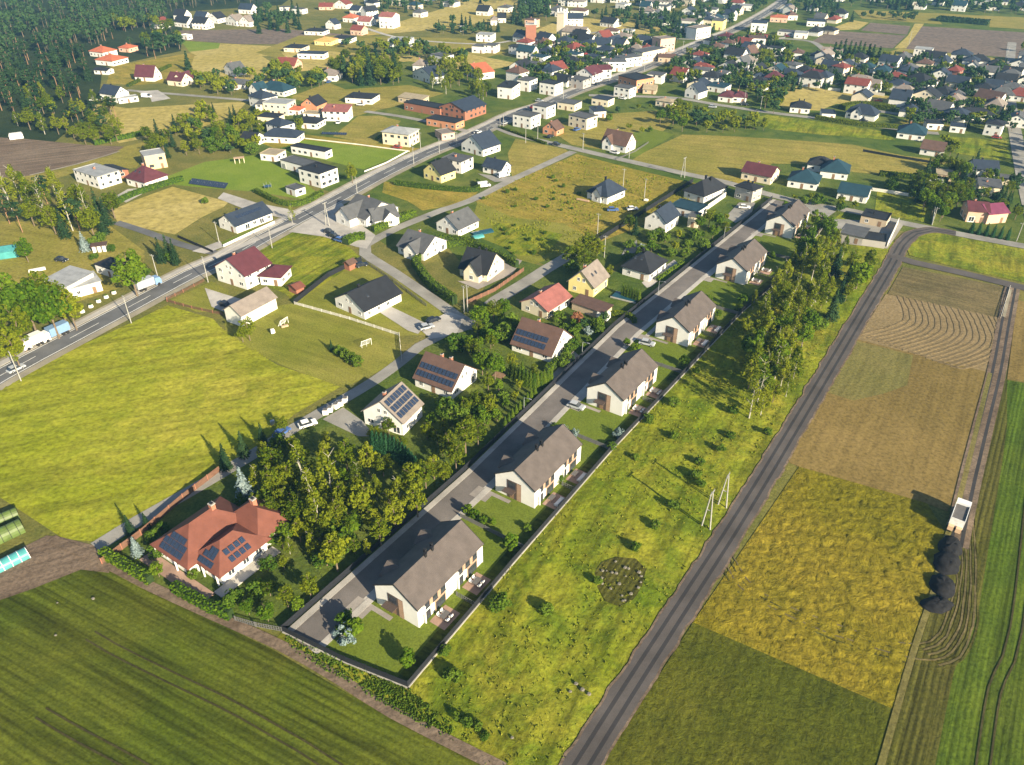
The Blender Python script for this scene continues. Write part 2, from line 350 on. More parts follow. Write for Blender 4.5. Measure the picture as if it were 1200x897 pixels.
fl('field','g_gold_far',(330,62),(380,60),(470,66),(540,62),(610,75),(560,85),(480,72),(400,80),(350,84))
fl('field','g_gold_far',(618,40),(660,22),(720,22),(780,34),(760,40),(690,42),(640,42))
fl('lawn','g_lawn',(258,285),(290,270),(320,262),(345,270),(318,285),(265,300))
fl('field','g_field_yellow',(-60,478),(0,453),(75,414),(153,379),(196,358),(250,374),(268,395),(325,428),(400,453),(345,486),(297,526),(215,578),(165,608),(110,635),(75,632),(0,583),(-60,560))
fl('lawn','g_mowed',(262,374),(330,358),(345,356),(468,394),(470,424),(402,455),(330,428),(266,396))
fl('lawn','g_mowed',(345,356),(424,304),(448,316),(545,378),(515,392),(468,394))
fl('lawn','g_meadow',(300,330),(278,300),(350,266),(410,290),(424,304),(345,356),(335,345))
fl('lawn','g_mowed',(200,352),(248,330),(268,340),(264,366),(230,366))
# middle
fl('meadow','g_meadow_dry',(558,236),(600,213),(676,181),(745,199),(800,212),(850,222),(830,235),(700,285),(660,300),(620,285),(600,268),(575,260))
fl('meadow','g_meadow_dry',(450,213),(500,218),(560,225),(556,232),(520,243),(495,247),(478,236),(448,226))
fl('meadow','g_pasture',(604,163),(662,175),(670,180),(610,207),(600,207),(595,180))
fl('meadow','g_mowed',(560,236),(600,255),(660,262),(700,285),(650,302),(620,312),(590,290),(560,278),(553,258))
fl('meadow','g_meadow',(575,262),(600,262),(660,275),(640,300),(610,300),(580,285))
fl('field','g_pasture',(738,190),(752,180),(800,158),(860,160),(935,165),(1000,170),(1060,183),(1130,190),(1130,195),(1096,192),(1085,205),(1062,208),(1000,202),(945,193),(905,192),(880,208),(855,213))
fl('meadow','g_meadow_dry',(858,212),(880,196),(900,190),(905,192),(884,215),(865,225))
fl('field','g_gold_far',(905,120),(930,102),(975,104),(1060,116),(1050,125),(980,122),(960,130),(920,128))
fl('field','g_meadow',(900,135),(960,143),(1040,155),(1050,165),(960,158),(905,152),(870,140))
fl('field','g_meadow',(1028,222),(1098,236),(1090,262),(1025,250))
fl('field','g_meadow',(1108,160),(1180,165),(1185,190),(1120,180))
fl('field','g_pasture',(1034,150),(1060,140),(1120,148),(1080,160))
fl('lawn','g_pasture',(640,150),(690,135),(770,130),(790,142),(760,170),(720,178),(670,170))
fl('lawn','g_lawn',(700,170),(760,150),(790,158),(745,185),(720,180))
# far right fields
fl('soil_field','g_soil_far',(950,50),(972,36),(1062,42),(1046,57))
fl('soil_field','g_soil_far',(1009,36),(1020,27),(1067,31),(1063,41))
fl('soil_field','g_soil_far',(1060,58),(1081,31),(1260,42),(1260,74))
fl('field','g_gold_far',(968,36),(1000,24),(1018,27),(1006,35))
fl('field','g_pasture',(1040,62),(1055,57),(1260,78),(1260,90),(1180,80),(1040,72))
fl('field','g_pasture',(1000,12),(1100,16),(1260,24),(1260,38),(1090,28),(1010,22))
fl('grass_strip','g_gold_far',(1048,57),(1064,42),(1072,28),(1083,28),(1062,57))
fl('tree_nursery','g_garden',(1097,22),(1160,27),(1159,35),(1108,32))
fl('allotment','g_pasture',(-60,302),(40,300),(100,280),(170,300),(165,330),(120,345),(40,370),(-60,378))
# foreground
fl('field','g_crop_dark',(-80,740),(0,702),(92,664),(128,670),(165,690),(250,728),(320,762),(450,838),(590,905),(700,980),(-120,980))
fl('field','g_soil',(-80,690),(0,655),(55,628),(72,630),(112,640),(130,650),(128,672),(95,668),(40,690),(0,704),(-80,745))
fl('meadow','g_meadow',(478,808),(560,712),(715,530),(870,366),(930,300),(985,250),(1040,262),(1052,300),(975,435),(870,600),(690,890),(640,985),(590,985),(560,880),(500,835))
fl('verge','g_meadow',(330,742),(478,808),(500,835),(560,875),(520,868),(440,820),(320,752))
fl('plots','g_garden',(120,640),(215,583),(300,534),(345,503),(467,428),(545,378),(590,300),(700,330),(860,245),(900,242),(720,385),(545,555),(335,740),(240,712),(120,662))
fl('field','g_gold_crop',(938,545),(1085,588),(1108,625),(1098,680),(1076,745),(1050,833),(812,730))
fl('field','g_green_crop',(812,730),(1050,833),(1034,905),(1010,985),(640,985),(700,905))  # lower part of the right-hand field, in a darker green
fl('field','g_row_crop',(1098,680),(1106,640),(1122,600),(1140,560),(1160,480),(1175,442),(1180,446),(1180,500),(1174,545),(1146,719),(1118,787),(1094,905),(1080,985),(1010,985),(1034,905),(1050,833),(1076,745))
fl('field','g_bright_crop',(1180,446),(1260,460),(1260,985),(1080,985),(1094,905),(1118,787),(1146,719),(1174,545),(1180,500))
fl('field','g_tan',(962,455),(1004,398),(1070,415),(1163,438),(1130,560),(1110,600),(1085,590),(935,547),(918,540))
fl('field','g_stubble',(1004,400),(1070,417),(1063,452),(1035,462),(1000,470),(962,458))
fl('field','g_till',(1038,345),(1172,373),(1163,438),(1070,415),(1004,398))
fl('field','g_stubble_dark',(1058,313),(1184,338),(1174,374),(1040,345))
fl('field','g_tan',(1192,352),(1260,366),(1260,458),(1180,445),(1186,400))
fl('field','g_meadow',(1066,300),(1062,290),(1074,275),(1092,272),(1260,304),(1260,345),(1130,316))
# tilled arcs: curved furrows, each a low ridge of soil
tmb=MB()
for k in range(17):
    t=k/16.
    top=(1052+114*t,347+25*t); bot=(1010+118*t,392+41*t)
    mid=(top[0]+ (6+6*t), (top[1]*.45+bot[1]*.55)+4)
    ln=smoothline([G(*top),G(*mid),G(*bot),G(bot[0]-6-3*(1-t)-8*t,bot[1]-1-2*t)],2.)
    ln=[(x+.35*noise.noise((x*.3,y*.3,k)),y+.35*noise.noise((x*.3,y*.3,k+50))) for x,y in ln]
    strip('x',ln,-.22-.2*R.random(),.3,'g_ridge',z=LZ[0]+.01,h=.08,mb=tmb)
tag(tmb.build('plough_ridges'),kind='structure')
tm=MB()
TO=[(1142,600),(1146,700),(1136,760),(1102,783),(1040,771),(950,739),(872,700),(844,660),(838,630)]; TI=[(1124,612),(1119,690),(1100,742),(1076,755),(1030,748),(950,722),(886,690),(860,655),(851,632)]
for k in range(10):
    t=k/9.; ln=smoothline(W([(p[0]*(1-t)+q[0]*t,p[1]*(1-t)+q[1]*t) for p,q in zip(TO,TI)]),2.)
    ln=[(x+.3*noise.noise((x*.25,y*.25,k)),y+.3*noise.noise((x*.25,y*.25,k+50))) for x,y in ln]
    n_=len(ln); strip('x',ln[:int(n_*.52)] if k%3 else ln,-.1-.12*R.random(),.16,'g_stubble_dark' if k%2 else 'g_row_crop',z=LZ[0]+.01,h=.04,mb=tm)
tag(tm.build('turning_tracks'),kind='structure')
# rougher, really uneven ground where tall grass and the lodged crop stand
def fmeadow(x,y):
    return .35*noise.noise((x*.3,y*.3,1))+.25*noise.noise((x*.8,y*.8,3))+.3*noise.noise((x*.12,y*.12,8))+.2
def fmeadow0(x,y):
    return .55*noise.noise((x*.35,y*.35,1))+.5*noise.noise((x*.9,y*.9,3))+.3*noise.noise((x*.12,y*.12,8))+.25
def fcrop(x,y):
    a=noise.noise((x*.9+1.5*noise.noise((x*.3,y*.3,5)),y*.45,2)); return .5-abs(a)*1.6+.4*noise.noise((x*1.4,y*1.4,7))
rough_ground('meadow',[(482,797),(562,706),(717,527),(872,364),(905,330),(944,420),(850,596),(664,880),(625,960),(600,960),(560,880),(500,835)],'g_meadow',.55,.42,fmeadow,.06)
rough_ground('field',[(940,550),(1083,592),(1104,625),(1095,680),(1073,745),(1048,830),(815,728)],'g_gold_crop',.5,.42,fcrop,.06)
rough_ground('field',[(-60,478),(0,458),(75,420),(153,384),(196,362),(250,378),(325,430),(396,455),(345,482),(297,520),(215,572),(110,628),(75,628),(0,580),(-60,556)],'g_field_yellow',.9,.16,lambda x,y:.5+noise.noise((x*.25,y*.25,4))+.6*noise.noise((x*.7,y*.7,9)),.05)
# ---- roads
def roadline(name,pts,w,mat,step=5): return strip(name,smoothline(W(pts),step),-w/2,w/2,mat)
MAIN=smoothline(W([(-80,490),(0,441),(82,397),(150,361),(225,321),(265,304),(300,284),(350,257),(400,231),(450,204),(500,180),(525,170),(550,160),(582,145),(607,133),(637,124),(675,107),(750,82),(795,62),(830,47),(865,33),(900,14),(925,-3),(950,-20)]),8)
strip('verge',MAIN,-7.5,6.2,'r_verge'); strip('pavement',MAIN,-6.4,-4.2,'r_light'); strip('main_road',MAIN,-3.7,3.7,'r_asphalt')
strip('kerb',MAIN,-4.2,-4.0,'r_kerb',h=.12); strip('road_marking',MAIN,-3.35,-3.15,'paint'); strip('road_marking',MAIN,3.1,3.3,'paint')
strip('road_marking',smoothline(MAIN,6),-.08,.08,'paint',dash=1)
S1=[(578,146),(600,157),(662,172),(740,190),(812,206),(850,214),(900,228),(950,240),(1000,248),(1050,260),(1125,275),(1200,289),(1270,303)]
roadline('side_road',S1,5,'r_grey')
roadline('lane',[(672,178),(635,195),(600,211),(550,236),(520,246),(492,257),(465,268),(445,278),(428,288),(428,298),(462,320),(500,346),(537,372),(560,385)],4.2,'r_grey')
fl('yard','r_light',(338,272),(372,252),(400,238),(420,262),(440,276),(430,292),(418,290),(380,278))
roadline('lane',[(112,642),(160,612),(215,581),(300,531),(345,502),(400,470),(440,446),(470,424),(492,406),(520,392),(552,382)],3.6,'r_grey')
fl('yard','r_grey',(378,492),(402,478),(425,494),(440,512),(420,512))
roadline('lane',[(575,358),(582,352),(612,334),(640,316),(662,303),(672,296)],5,'r_grey')
roadline('lane',[(428,131),(470,137),(520,147),(552,156)],4,'r_grey')
roadline('lane',[(148,106),(170,108),(220,112),(290,118),(320,122)],4,'r_grey')
roadline('street',[(1186,50),(1182,92),(1185,128),(1191,163),(1200,210),(1212,260)],6,'r_grey')
roadline('street',[(690,112),(787,115),(840,123),(900,132),(975,141),(1060,153),(1100,157)],5,'r_grey')
roadline('street',[(1025,130),(1088,139),(1150,144),(1190,150)],5,'r_grey')
roadline('street',[(900,45),(950,49),(975,66),(1005,72),(1040,75),(1180,90)],5,'r_grey')
roadline('street',[(640,60),(700,38),(780,45),(830,47)],4,'r_grey'); roadline('street',[(420,30),(470,45),(560,52),(600,48)],4,'r_light')
roadline('lane',[(136,261),(170,272),(215,288),(252,297)],3.5,'r_asphalt')
roadline('driveway',[(250,302),(275,292),(330,268),(345,262)],3,'r_light')
fl('driveway','r_light',(262,226),(300,238),(340,246),(352,250),(330,256),(290,247),(255,233))
fl('driveway','r_light',(444,366),(458,360),(500,380),(490,392),(478,388)); fl('yard','r_light',(490,385),(525,366),(545,372),(535,392),(505,398))
fl('yard','r_light',(240,338),(262,345),(285,352),(262,366),(248,360)) ; fl('yard','r_slab',(536,330),(560,340),(600,322),(612,306),(598,302),(560,330))
fl('yard','r_light',(133,232),(150,222),(176,221),(165,229),(148,238)); fl('yard','r_light',(175,112),(160,108),(185,106),(200,116),(178,120))
fl('yard','r_grey',(560,204),(592,208),(612,206),(600,212),(580,214)); fl('yard','r_light',(225,295),(258,283),(262,290),(240,298))
fl('yard','r_grey',(850,255),(866,238),(885,238),(880,252),(862,262)); fl('yard','r_grey',(736,286),(746,282),(748,296),(728,300)); fl('yard','r_light',(752,332),(790,305),(796,310),(764,336),(758,338))
fl('yard','r_slab',(640,448),(672,412),(682,420),(655,452)); fl('yard','r_grey',(900,234),(940,241),(980,248),(960,262),(900,250))
fl('yard','r_grey',(960,256),(1060,262),(1040,292),(985,286))
PL=smoothline(W([(-60,600),(60,655),(130,690),(180,716),(250,748),(330,784),(400,822),(460,858),(590,925),(760,1010)]),4)
for k in range(4):
    for q in (-.9,.9):
        b_=offs(PL,9+13.5*k+q); b_=[(x+.3*noise.noise((x*.05,y*.05,k)),y+.4*noise.noise((x*.06,y*.06,k+9))) for x,y in b_]
        strip('wheel_track',[p for p in b_ if p[1]>45 and p[0]<0 and p[0]>-75],-.16,.16,'g_track')
for k in range(3):
    for q in (-.9,.9): strip('wheel_track',offs(smoothline(W([(1180,446),(1180,500),(1174,545),(1146,719),(1118,787),(1094,905)]),4),-6-12*k+q),-.15,.15,'g_track')
# gravel track with two ruts
TR=smoothline(W([(600,1030),(677,905),(735,812),(800,711),(870,602),(940,486),(1000,385),(1030,335),(1047,306),(1056,288),(1072,274),(1092,270),(1120,274)]),6)
TRL=smoothline(TR,1.2); _a=[]; _b=[]
for i_,(p_,q_) in enumerate(zip(offs(TRL,-1.),offs(TRL,1.))):
    c_=TRL[i_]; n1=2.35+.35*noise.noise((c_[0]*.25,c_[1]*.25,2))+.25*noise.noise((c_[0]*.9,c_[1]*.9,5)); n2=2.35+.35*noise.noise((c_[0]*.25,c_[1]*.25,12))+.25*noise.noise((c_[0]*.9,c_[1]*.9,15))
    _a.append((c_[0]+(p_[0]-c_[0])*n1,c_[1]+(p_[1]-c_[1])*n1)); _b.append((c_[0]+(q_[0]-c_[0])*n2,c_[1]+(q_[1]-c_[1])*n2))
for nm_,k_,mt_ in (('gravel_verge',1.17,'g_soil'),('gravel_track',1.,'r_gravel')):
    LZ[0]+=.0016; m=MB(); n_=len(TRL)
    m.add([(c[0]+(a[0]-c[0])*k_,c[1]+(a[1]-c[1])*k_,LZ[0]) for a,c in zip(_a,TRL)]+[(c[0]+(a[0]-c[0])*k_,c[1]+(a[1]-c[1])*k_,LZ[0]) for a,c in zip(_b,TRL)],[(i,n_+i,n_+i+1,i+1) for i in range(n_-1)],mt_); tag(m.build(nm_),kind='structure')
strip('wheel_rut',TR,-1.25,-.6,'r_rut'); strip('wheel_rut',TR,.6,1.25,'r_rut')
roadline('gravel_track',[(1044,300),(1070,308),(1125,320),(1200,338),(1270,352)],4.5,'r_gravel'); 
T2=smoothline(W([(1186,338),(1178,380),(1168,435),(1152,500),(1135,570),(1120,640)]),6)
strip('gravel_track',T2,-2.2,2.2,'g_soil'); strip('wheel_rut',T2,-1.2,-.5,'r_rut'); strip('wheel_rut',T2,.6,1.3,'r_rut')
strip('field_path',smoothline(W([(1184,340),(1176,372)]),5),-.4,.4,'r_verge'); strip('field_path',smoothline(W([(60,632),(130,664),(180,690),(250,722),(330,758),(400,798),(460,836),(590,902)]),5),-1.0,1.0,'g_soil')
strip('field_path',smoothline(W([(1160,438),(1124,585),(1106,640),(1095,690),(1070,765),(1030,905)]),5),-.5,.5,'g_stubble')
strip('garden_path',smoothline(W([(35,206),(90,193),(140,178)]),5),-.6,.6,'r_verge')
# ---- the new estate: paved street with kerb strips, lots, terraces
SL=W([(332,741),(545,553),(720,383),(905,234)])
strip('kerb_strip',SL,.25,1.5,'r_light',h=.05); strip('estate_street',SL,1.5,7.0,'r_pave'); strip('kerb_strip',SL,7.0,8.4,'r_light',h=.05)
LOT=[G(366,746),G(470,795),G(478,806)]
DUP=[(491,737),(626,597),(728.4,489),(805,407.6),(872,335),(927,281)]
UX=(math.cos(math.radians(55.5)),math.sin(math.radians(55.5))); UY=(UX[1],-UX[0])   # UX along street (away), UY to the right
FR=W([(478,806),(600,662),(715,530),(870,366),(925,318),(968,262)])                  # right-hand boundary fence
lot=offs(SL,8.4)+FR[::-1]
flat('lawn',lot,'g_lawn',world=True)
strip('hedge_strip',FR,-2.6,-.3,'g_crop_dark')
# ---------------------------------------------------------------- windows, doors: unit meshes
def unit_window(name,fr='frame_white',mull=True):
    mb=MB(); t=.09
    mb.box(-.5,-.05,-.5,-.5+t,.02,.5,fr); mb.box(.5-t,-.05,-.5,.5,.02,.5,fr); mb.box(-.5+t,-.05,-.5,.5-t,.02,-.5+t,fr); mb.box(-.5+t,-.05,.5-t,.5-t,.02,.5,fr)
    if mull: mb.box(-.03,-.05,-.5+t,.03,.02,.5-t,fr)
    mb.box(-.6,-.09,-.56,.6,.02,-.502,fr)
    return mb.mesh(name)
def unit_pane(name):
    mb=MB(); mb.box(-.42,-.022,-.42,.42,.015,.42,'glass'); return mb.mesh(name)
def unit_one(name,fr='frame_white'):
    mb=MB(); mb.box(-.5,-.03,-.5,.5,.02,.5,fr); mb.box(-.43,-.05,-.43,.43,-.031,.43,'glass'); return mb.mesh(name)
WINW=unit_window('window'); WIND=unit_window('window','frame_dark'); PANE=unit_pane('pane'); WIN1=unit_one('window'); WIN1D=unit_one('window','frame_dark')
mb=MB(); mb.box(-.5,-.06,0,.5,.02,1,'wood'); mb.box(.3,-.1,.45,.36,-.062,.5,'metal_grey'); DOOR=mb.mesh('door')
mb=MB(); mb.box(-.5,-.5,0,.5,.5,1,'brickchim'); mb.box(-.58,-.58,1,.58,.58,1.08,'concrete'); mb.box(-.3,-.3,1.08,.3,.3,1.2,'metal_black'); CHIM=mb.mesh('chimney')
mb=MB(); mb.box(-.5,-.5,0,.5,.5,1,'metal_black'); mb.box(-.6,-.6,1,.6,.6,1.1,'metal_black'); CHIMK=mb.mesh('chimney')
mb=MB(); mb.box(-.5,-.78,0,.5,.78,.04,'frame_dark'); mb.box(-.47,-.75,.041,.47,.75,.05,'solar'); SOLAR=mb.mesh('solar_panel')
mb=MB(); mb.box(-.4,-.6,0,.4,.6,.08,'frame_dark'); mb.box(-.33,-.53,.081,.33,.53,.1,'glass'); SKYL=mb.mesh('roof_window')
mb=MB(); mb.box(-.5,-.06,0,.5,.02,1,'frame_white'); mb.box(-.44,-.075,.04,.44,-.061,.94,'metal_grey'); GAR=mb.mesh('garage_door')
def wins(root,face,W_,D_,h,detail,dark=False,floors=None,door=False,gable=0,rnd=R,garage=False):
    """put windows (and a door) on one face: 0 front(-y) 1 right(+x) 2 back 3 left"""
    ln=W_ if face in (0,2) else D_; off=(D_ if face in (0,2) else W_)/2
    rz=[0,PI/2,PI,-PI/2][face]; ca,sa=math.cos(rz),math.sin(rz)
    fl_=floors or (2 if h>4.6 else 1); n=max(1,int(ln/3.3)); sp=ln/n
    wm=WIND if dark else WINW; w1=WIN1D if dark else WIN1
    def put(t,z,w,hh,me,nm='window'):
        x=t*ca+off*sa; y=t*sa-off*ca
        if nm=='window' and not detail: me=w1
        o=inst(nm,me,root,(x,y,z),rz,(w,1,hh))
        if detail and nm=='window': inst('pane',PANE,o)
    for f in range(fl_):
        zc=1.55+f*2.8
        if zc+.6>h: continue
        for k in range(n):
            t=-ln/2+sp*(k+.5)
            if f==0 and door and k==n//2: put(t,.05,1.1,2.1,DOOR,'door'); continue
            if f==0 and garage and k==0: put(t+.1,.05,2.6,2.3,GAR,'garage_door'); continue
            if rnd.random()<.12: continue
            w=rnd.choice([1.1,1.3,1.6,1.9]) ; w=min(w,sp-.8)
            if rnd.random()<.25 and f==0 and detail: put(t,1.2,w+.2,2.1,wm)
            else: put(t,zc,w,1.25,wm)
    if gable: put(-.9 if ln>8 else 0,h+gable*.32,.95,1.15,wm); 
    if gable and ln>8: put(.9,h+gable*.32,.95,1.15,wm)
def house(a,b,D,h,rise,typ,ridge,wall,roof,label=None,cat='house',name='house',detail=None,chim=1,solar=None,cross=None,dark=False,over=.55,door=True,win=True,skyl=0,garage=False,rnd=R,group=None):
    A=G(*a); B=G(*b); Wd=d2(A,B); an=math.atan2(B[1]-A[1],B[0]-A[0])
    mx,my=(A[0]+B[0])/2,(A[1]+B[1])/2; cx=mx-math.sin(an)*D/2; cy=my+math.cos(an)*D/2
    if detail is None: detail=my<300
    root=empty(name,cx,cy,0,an,1,label,cat,group); root['footprint']=(Wd,D)
    wm=WALL[wall][0]; rm=ROOF[roof][0]; w=Wd/2; d=D/2; T=.22
    wb=MB(); rb=MB()
    def gab(mbw,mbr,ax,c,half,lo,hi,h,rise,wt):
        """gable block. ax: axis of the ridge; c centre offset across, half half-width, lo..hi along"""
        s=rise/half; o=over
        prof=[(c-half,0),(c+half,0),(c+half,h),(c,h+rise),(c-half,h)]
        if ax=='y': mbw.extr([(t,z) for t,z in prof],lo,hi,'y',wt)
        else: mbw.extr([(t,z) for t,z in prof],lo,hi,'x',wt)
        e=half+o; z=h-o*s+.03; rr=[(c-e,z),(c,h+rise+.03),(c+e,z),(c+e,z+T),(c,h+rise+T+.06),(c-e,z+T)]
        mbr.extr(rr,lo-o*.7,hi+o*.7,'y' if ax=='y' else 'x',rm)
    if typ=='G':
        if ridge=='a': gab(wb,rb,'x',0,d,-w,w,h,rise,wm)
        else: gab(wb,rb,'y',0,w,-d,d,h,rise,wm)
    elif typ=='H':
        wb.box(-w,-d,0,w,d,h+.1,wm); o=over; x,y=w+o,d+o; z0=h-.05; z1=h+.16; zt=h+rise
        k=min(x,y)*.98; rx=max(x-k,.05); ry=max(y-k,.05)
        vs=[(-x,-y,z0),(x,-y,z0),(x,y,z0),(-x,y,z0),(-x,-y,z1),(x,-y,z1),(x,y,z1),(-x,y,z1)]
        if x>=y: vs+=[(-rx,0,zt),(rx,0,zt)]; fs=[(4,5,9,8),(5,6,9),(6,7,8,9),(7,4,8)]
        else: vs+=[(0,-ry,zt),(0,ry,zt)]; fs=[(4,5,8),(5,6,9,8),(6,7,9),(7,4,8,9)]
        rb.add(vs,[(0,3,2,1),(0,1,5,4),(1,2,6,5),(2,3,7,6),(3,0,4,7)]+fs,rm)
    elif typ=='F':
        wb.box(-w,-d,0,w,d,h,wm); rb.box(-w-.12,-d-.12,h,w+.12,d+.12,h+.12,rm)
        for q in ((-w-.15,-d-.15,w+.15,-d+.1),(-w-.15,d-.1,w+.15,d+.15),(-w-.15,-d+.1,-w+.1,d-.1),(w-.1,-d+.1,w+.15,d-.1)): rb.box(q[0],q[1],h+.1,q[2],q[3],h+.38,rm if wall!='w' or roof!='g' else rm)
    elif typ=='M':
        wb.extr([(-d,0),(d,0),(d,h+rise),(-d,h)],-w,w,'x',wm)
        s=rise/D; rb.extr([(-d-.4,h-.4*s+.03),(d+.4,h+rise+.4*s+.03),(d+.4,h+rise+.4*s+.2),(-d-.4,h-.4*s+.2)],-w-.35,w+.35,'x',rm)
    if cross:      # (offset along front, half width, projection, rise)
        for c,hw,pr,rs in cross:
            s=rs/hw; prof=[(c-hw,0),(c+hw,0),(c+hw,h),(c,h+rs),(c-hw,h)]
            wb.extr(prof,-d-pr,-.2,'y',wm)
            e=hw+over*.7; z=h-over*.7*s+.05; rb.extr([(c-e,z),(c,h+rs+.05),(c+e,z),(c+e,z+T),(c,h+rs+T+.1),(c-e,z+T)],-d-pr-.4,-.1,'y',rm)
            if win: 
                o=inst('window',WINW if detail else WIN1,root,(c,-d-pr,1.5),0,(1.5,1,1.5)); 
                if rs>1.8: inst('window',WINW if detail else WIN1,root,(c,-d-pr,h+rs*.25),0,(1.,1,1.2))
                if detail: inst('pane',PANE,o)
    wb.build('wall',root); rb.build('roof',root)
    if win:
        g=rise if typ=='G' else 0
        wins(root,0,Wd,D,h,detail,dark,door=door and not cross,gable=g if ridge=='d' else 0,rnd=rnd,garage=garage)
        wins(root,1,Wd,D,h,detail,dark,gable=g if ridge=='a' else 0,rnd=rnd)
        if detail: wins(root,3,Wd,D,h,detail,dark,gable=g if ridge=='a' else 0,rnd=rnd)
    def rz(x,y):   # roof height at x,y
        if typ=='G':
            t=(1-abs(y)/d) if ridge=='a' else (1-abs(x)/w); return h+rise*t+T
        if typ=='H':
            return h+rise*min((w+over-abs(x)),(d+over-abs(y)))/(min(w,d)+over)
        return h+.2
    for k in range(chim):
        x=(-.25+.5*k)*w if not(typ=='G' and ridge=='d') else w*.18*(1 if k else -1); y=d*.12 if not(typ=='G' and ridge=='d') else (-.3+.6*k)*d
        z=rz(x,y)-.5; inst('chimney',CHIMK if roof in 'ku' else CHIM,root,(x,y,z),0,(.6,.75,max(1.3,h+rise-z+.5)))
    for k in range(skyl):
        if ridge=='a': x=(-.4+.45*k)*w; y=-d*.5; sl=math.atan2(rise,d); o=inst('roof_window',SKYL,root,(x,y,rz(x,y)+.06)); o.rotation_euler=(sl,0,0)
        else: x=w*.5; y=(-.4+.45*k)*d; sl=math.atan2(rise,w); o=inst('roof_window',SKYL,root,(x,y,rz(x,y)+.06)); o.rotation_euler=(sl,0,PI/2)
    if solar:     # (side, u0,u1, v0,v1): side 'f' front slope or 'r' right slope; u along the ridge, v up the slope 0..1
        sd,u0,u1,v0,v1=solar
        half=d if sd=='f' else w; run=math.hypot(rise,half); sl=math.atan2(rise,half); ln=(Wd if sd=='f' else D)
        nu=int((u1-u0)*ln/1.06); nv=int((v1-v0)*run/1.62)
        for i in range(nu):
            for j in range(nv):
                t=(u0+(i+.5)*(u1-u0)/nu-.5)*ln; q=(v0+(j+.5)*(v1-v0)/nv)
                if sd=='f': loc=(t,-d*(1-q),h+rise*q+T+.16); o=inst('solar_panel',SOLAR,root,loc); o.rotation_euler=(sl,0,0)
                else: loc=(w*(1-q),t,h+rise*q+T+.16); o=inst('solar_panel',SOLAR,root,loc); o.rotation_euler=(sl,0,PI/2)
    return root
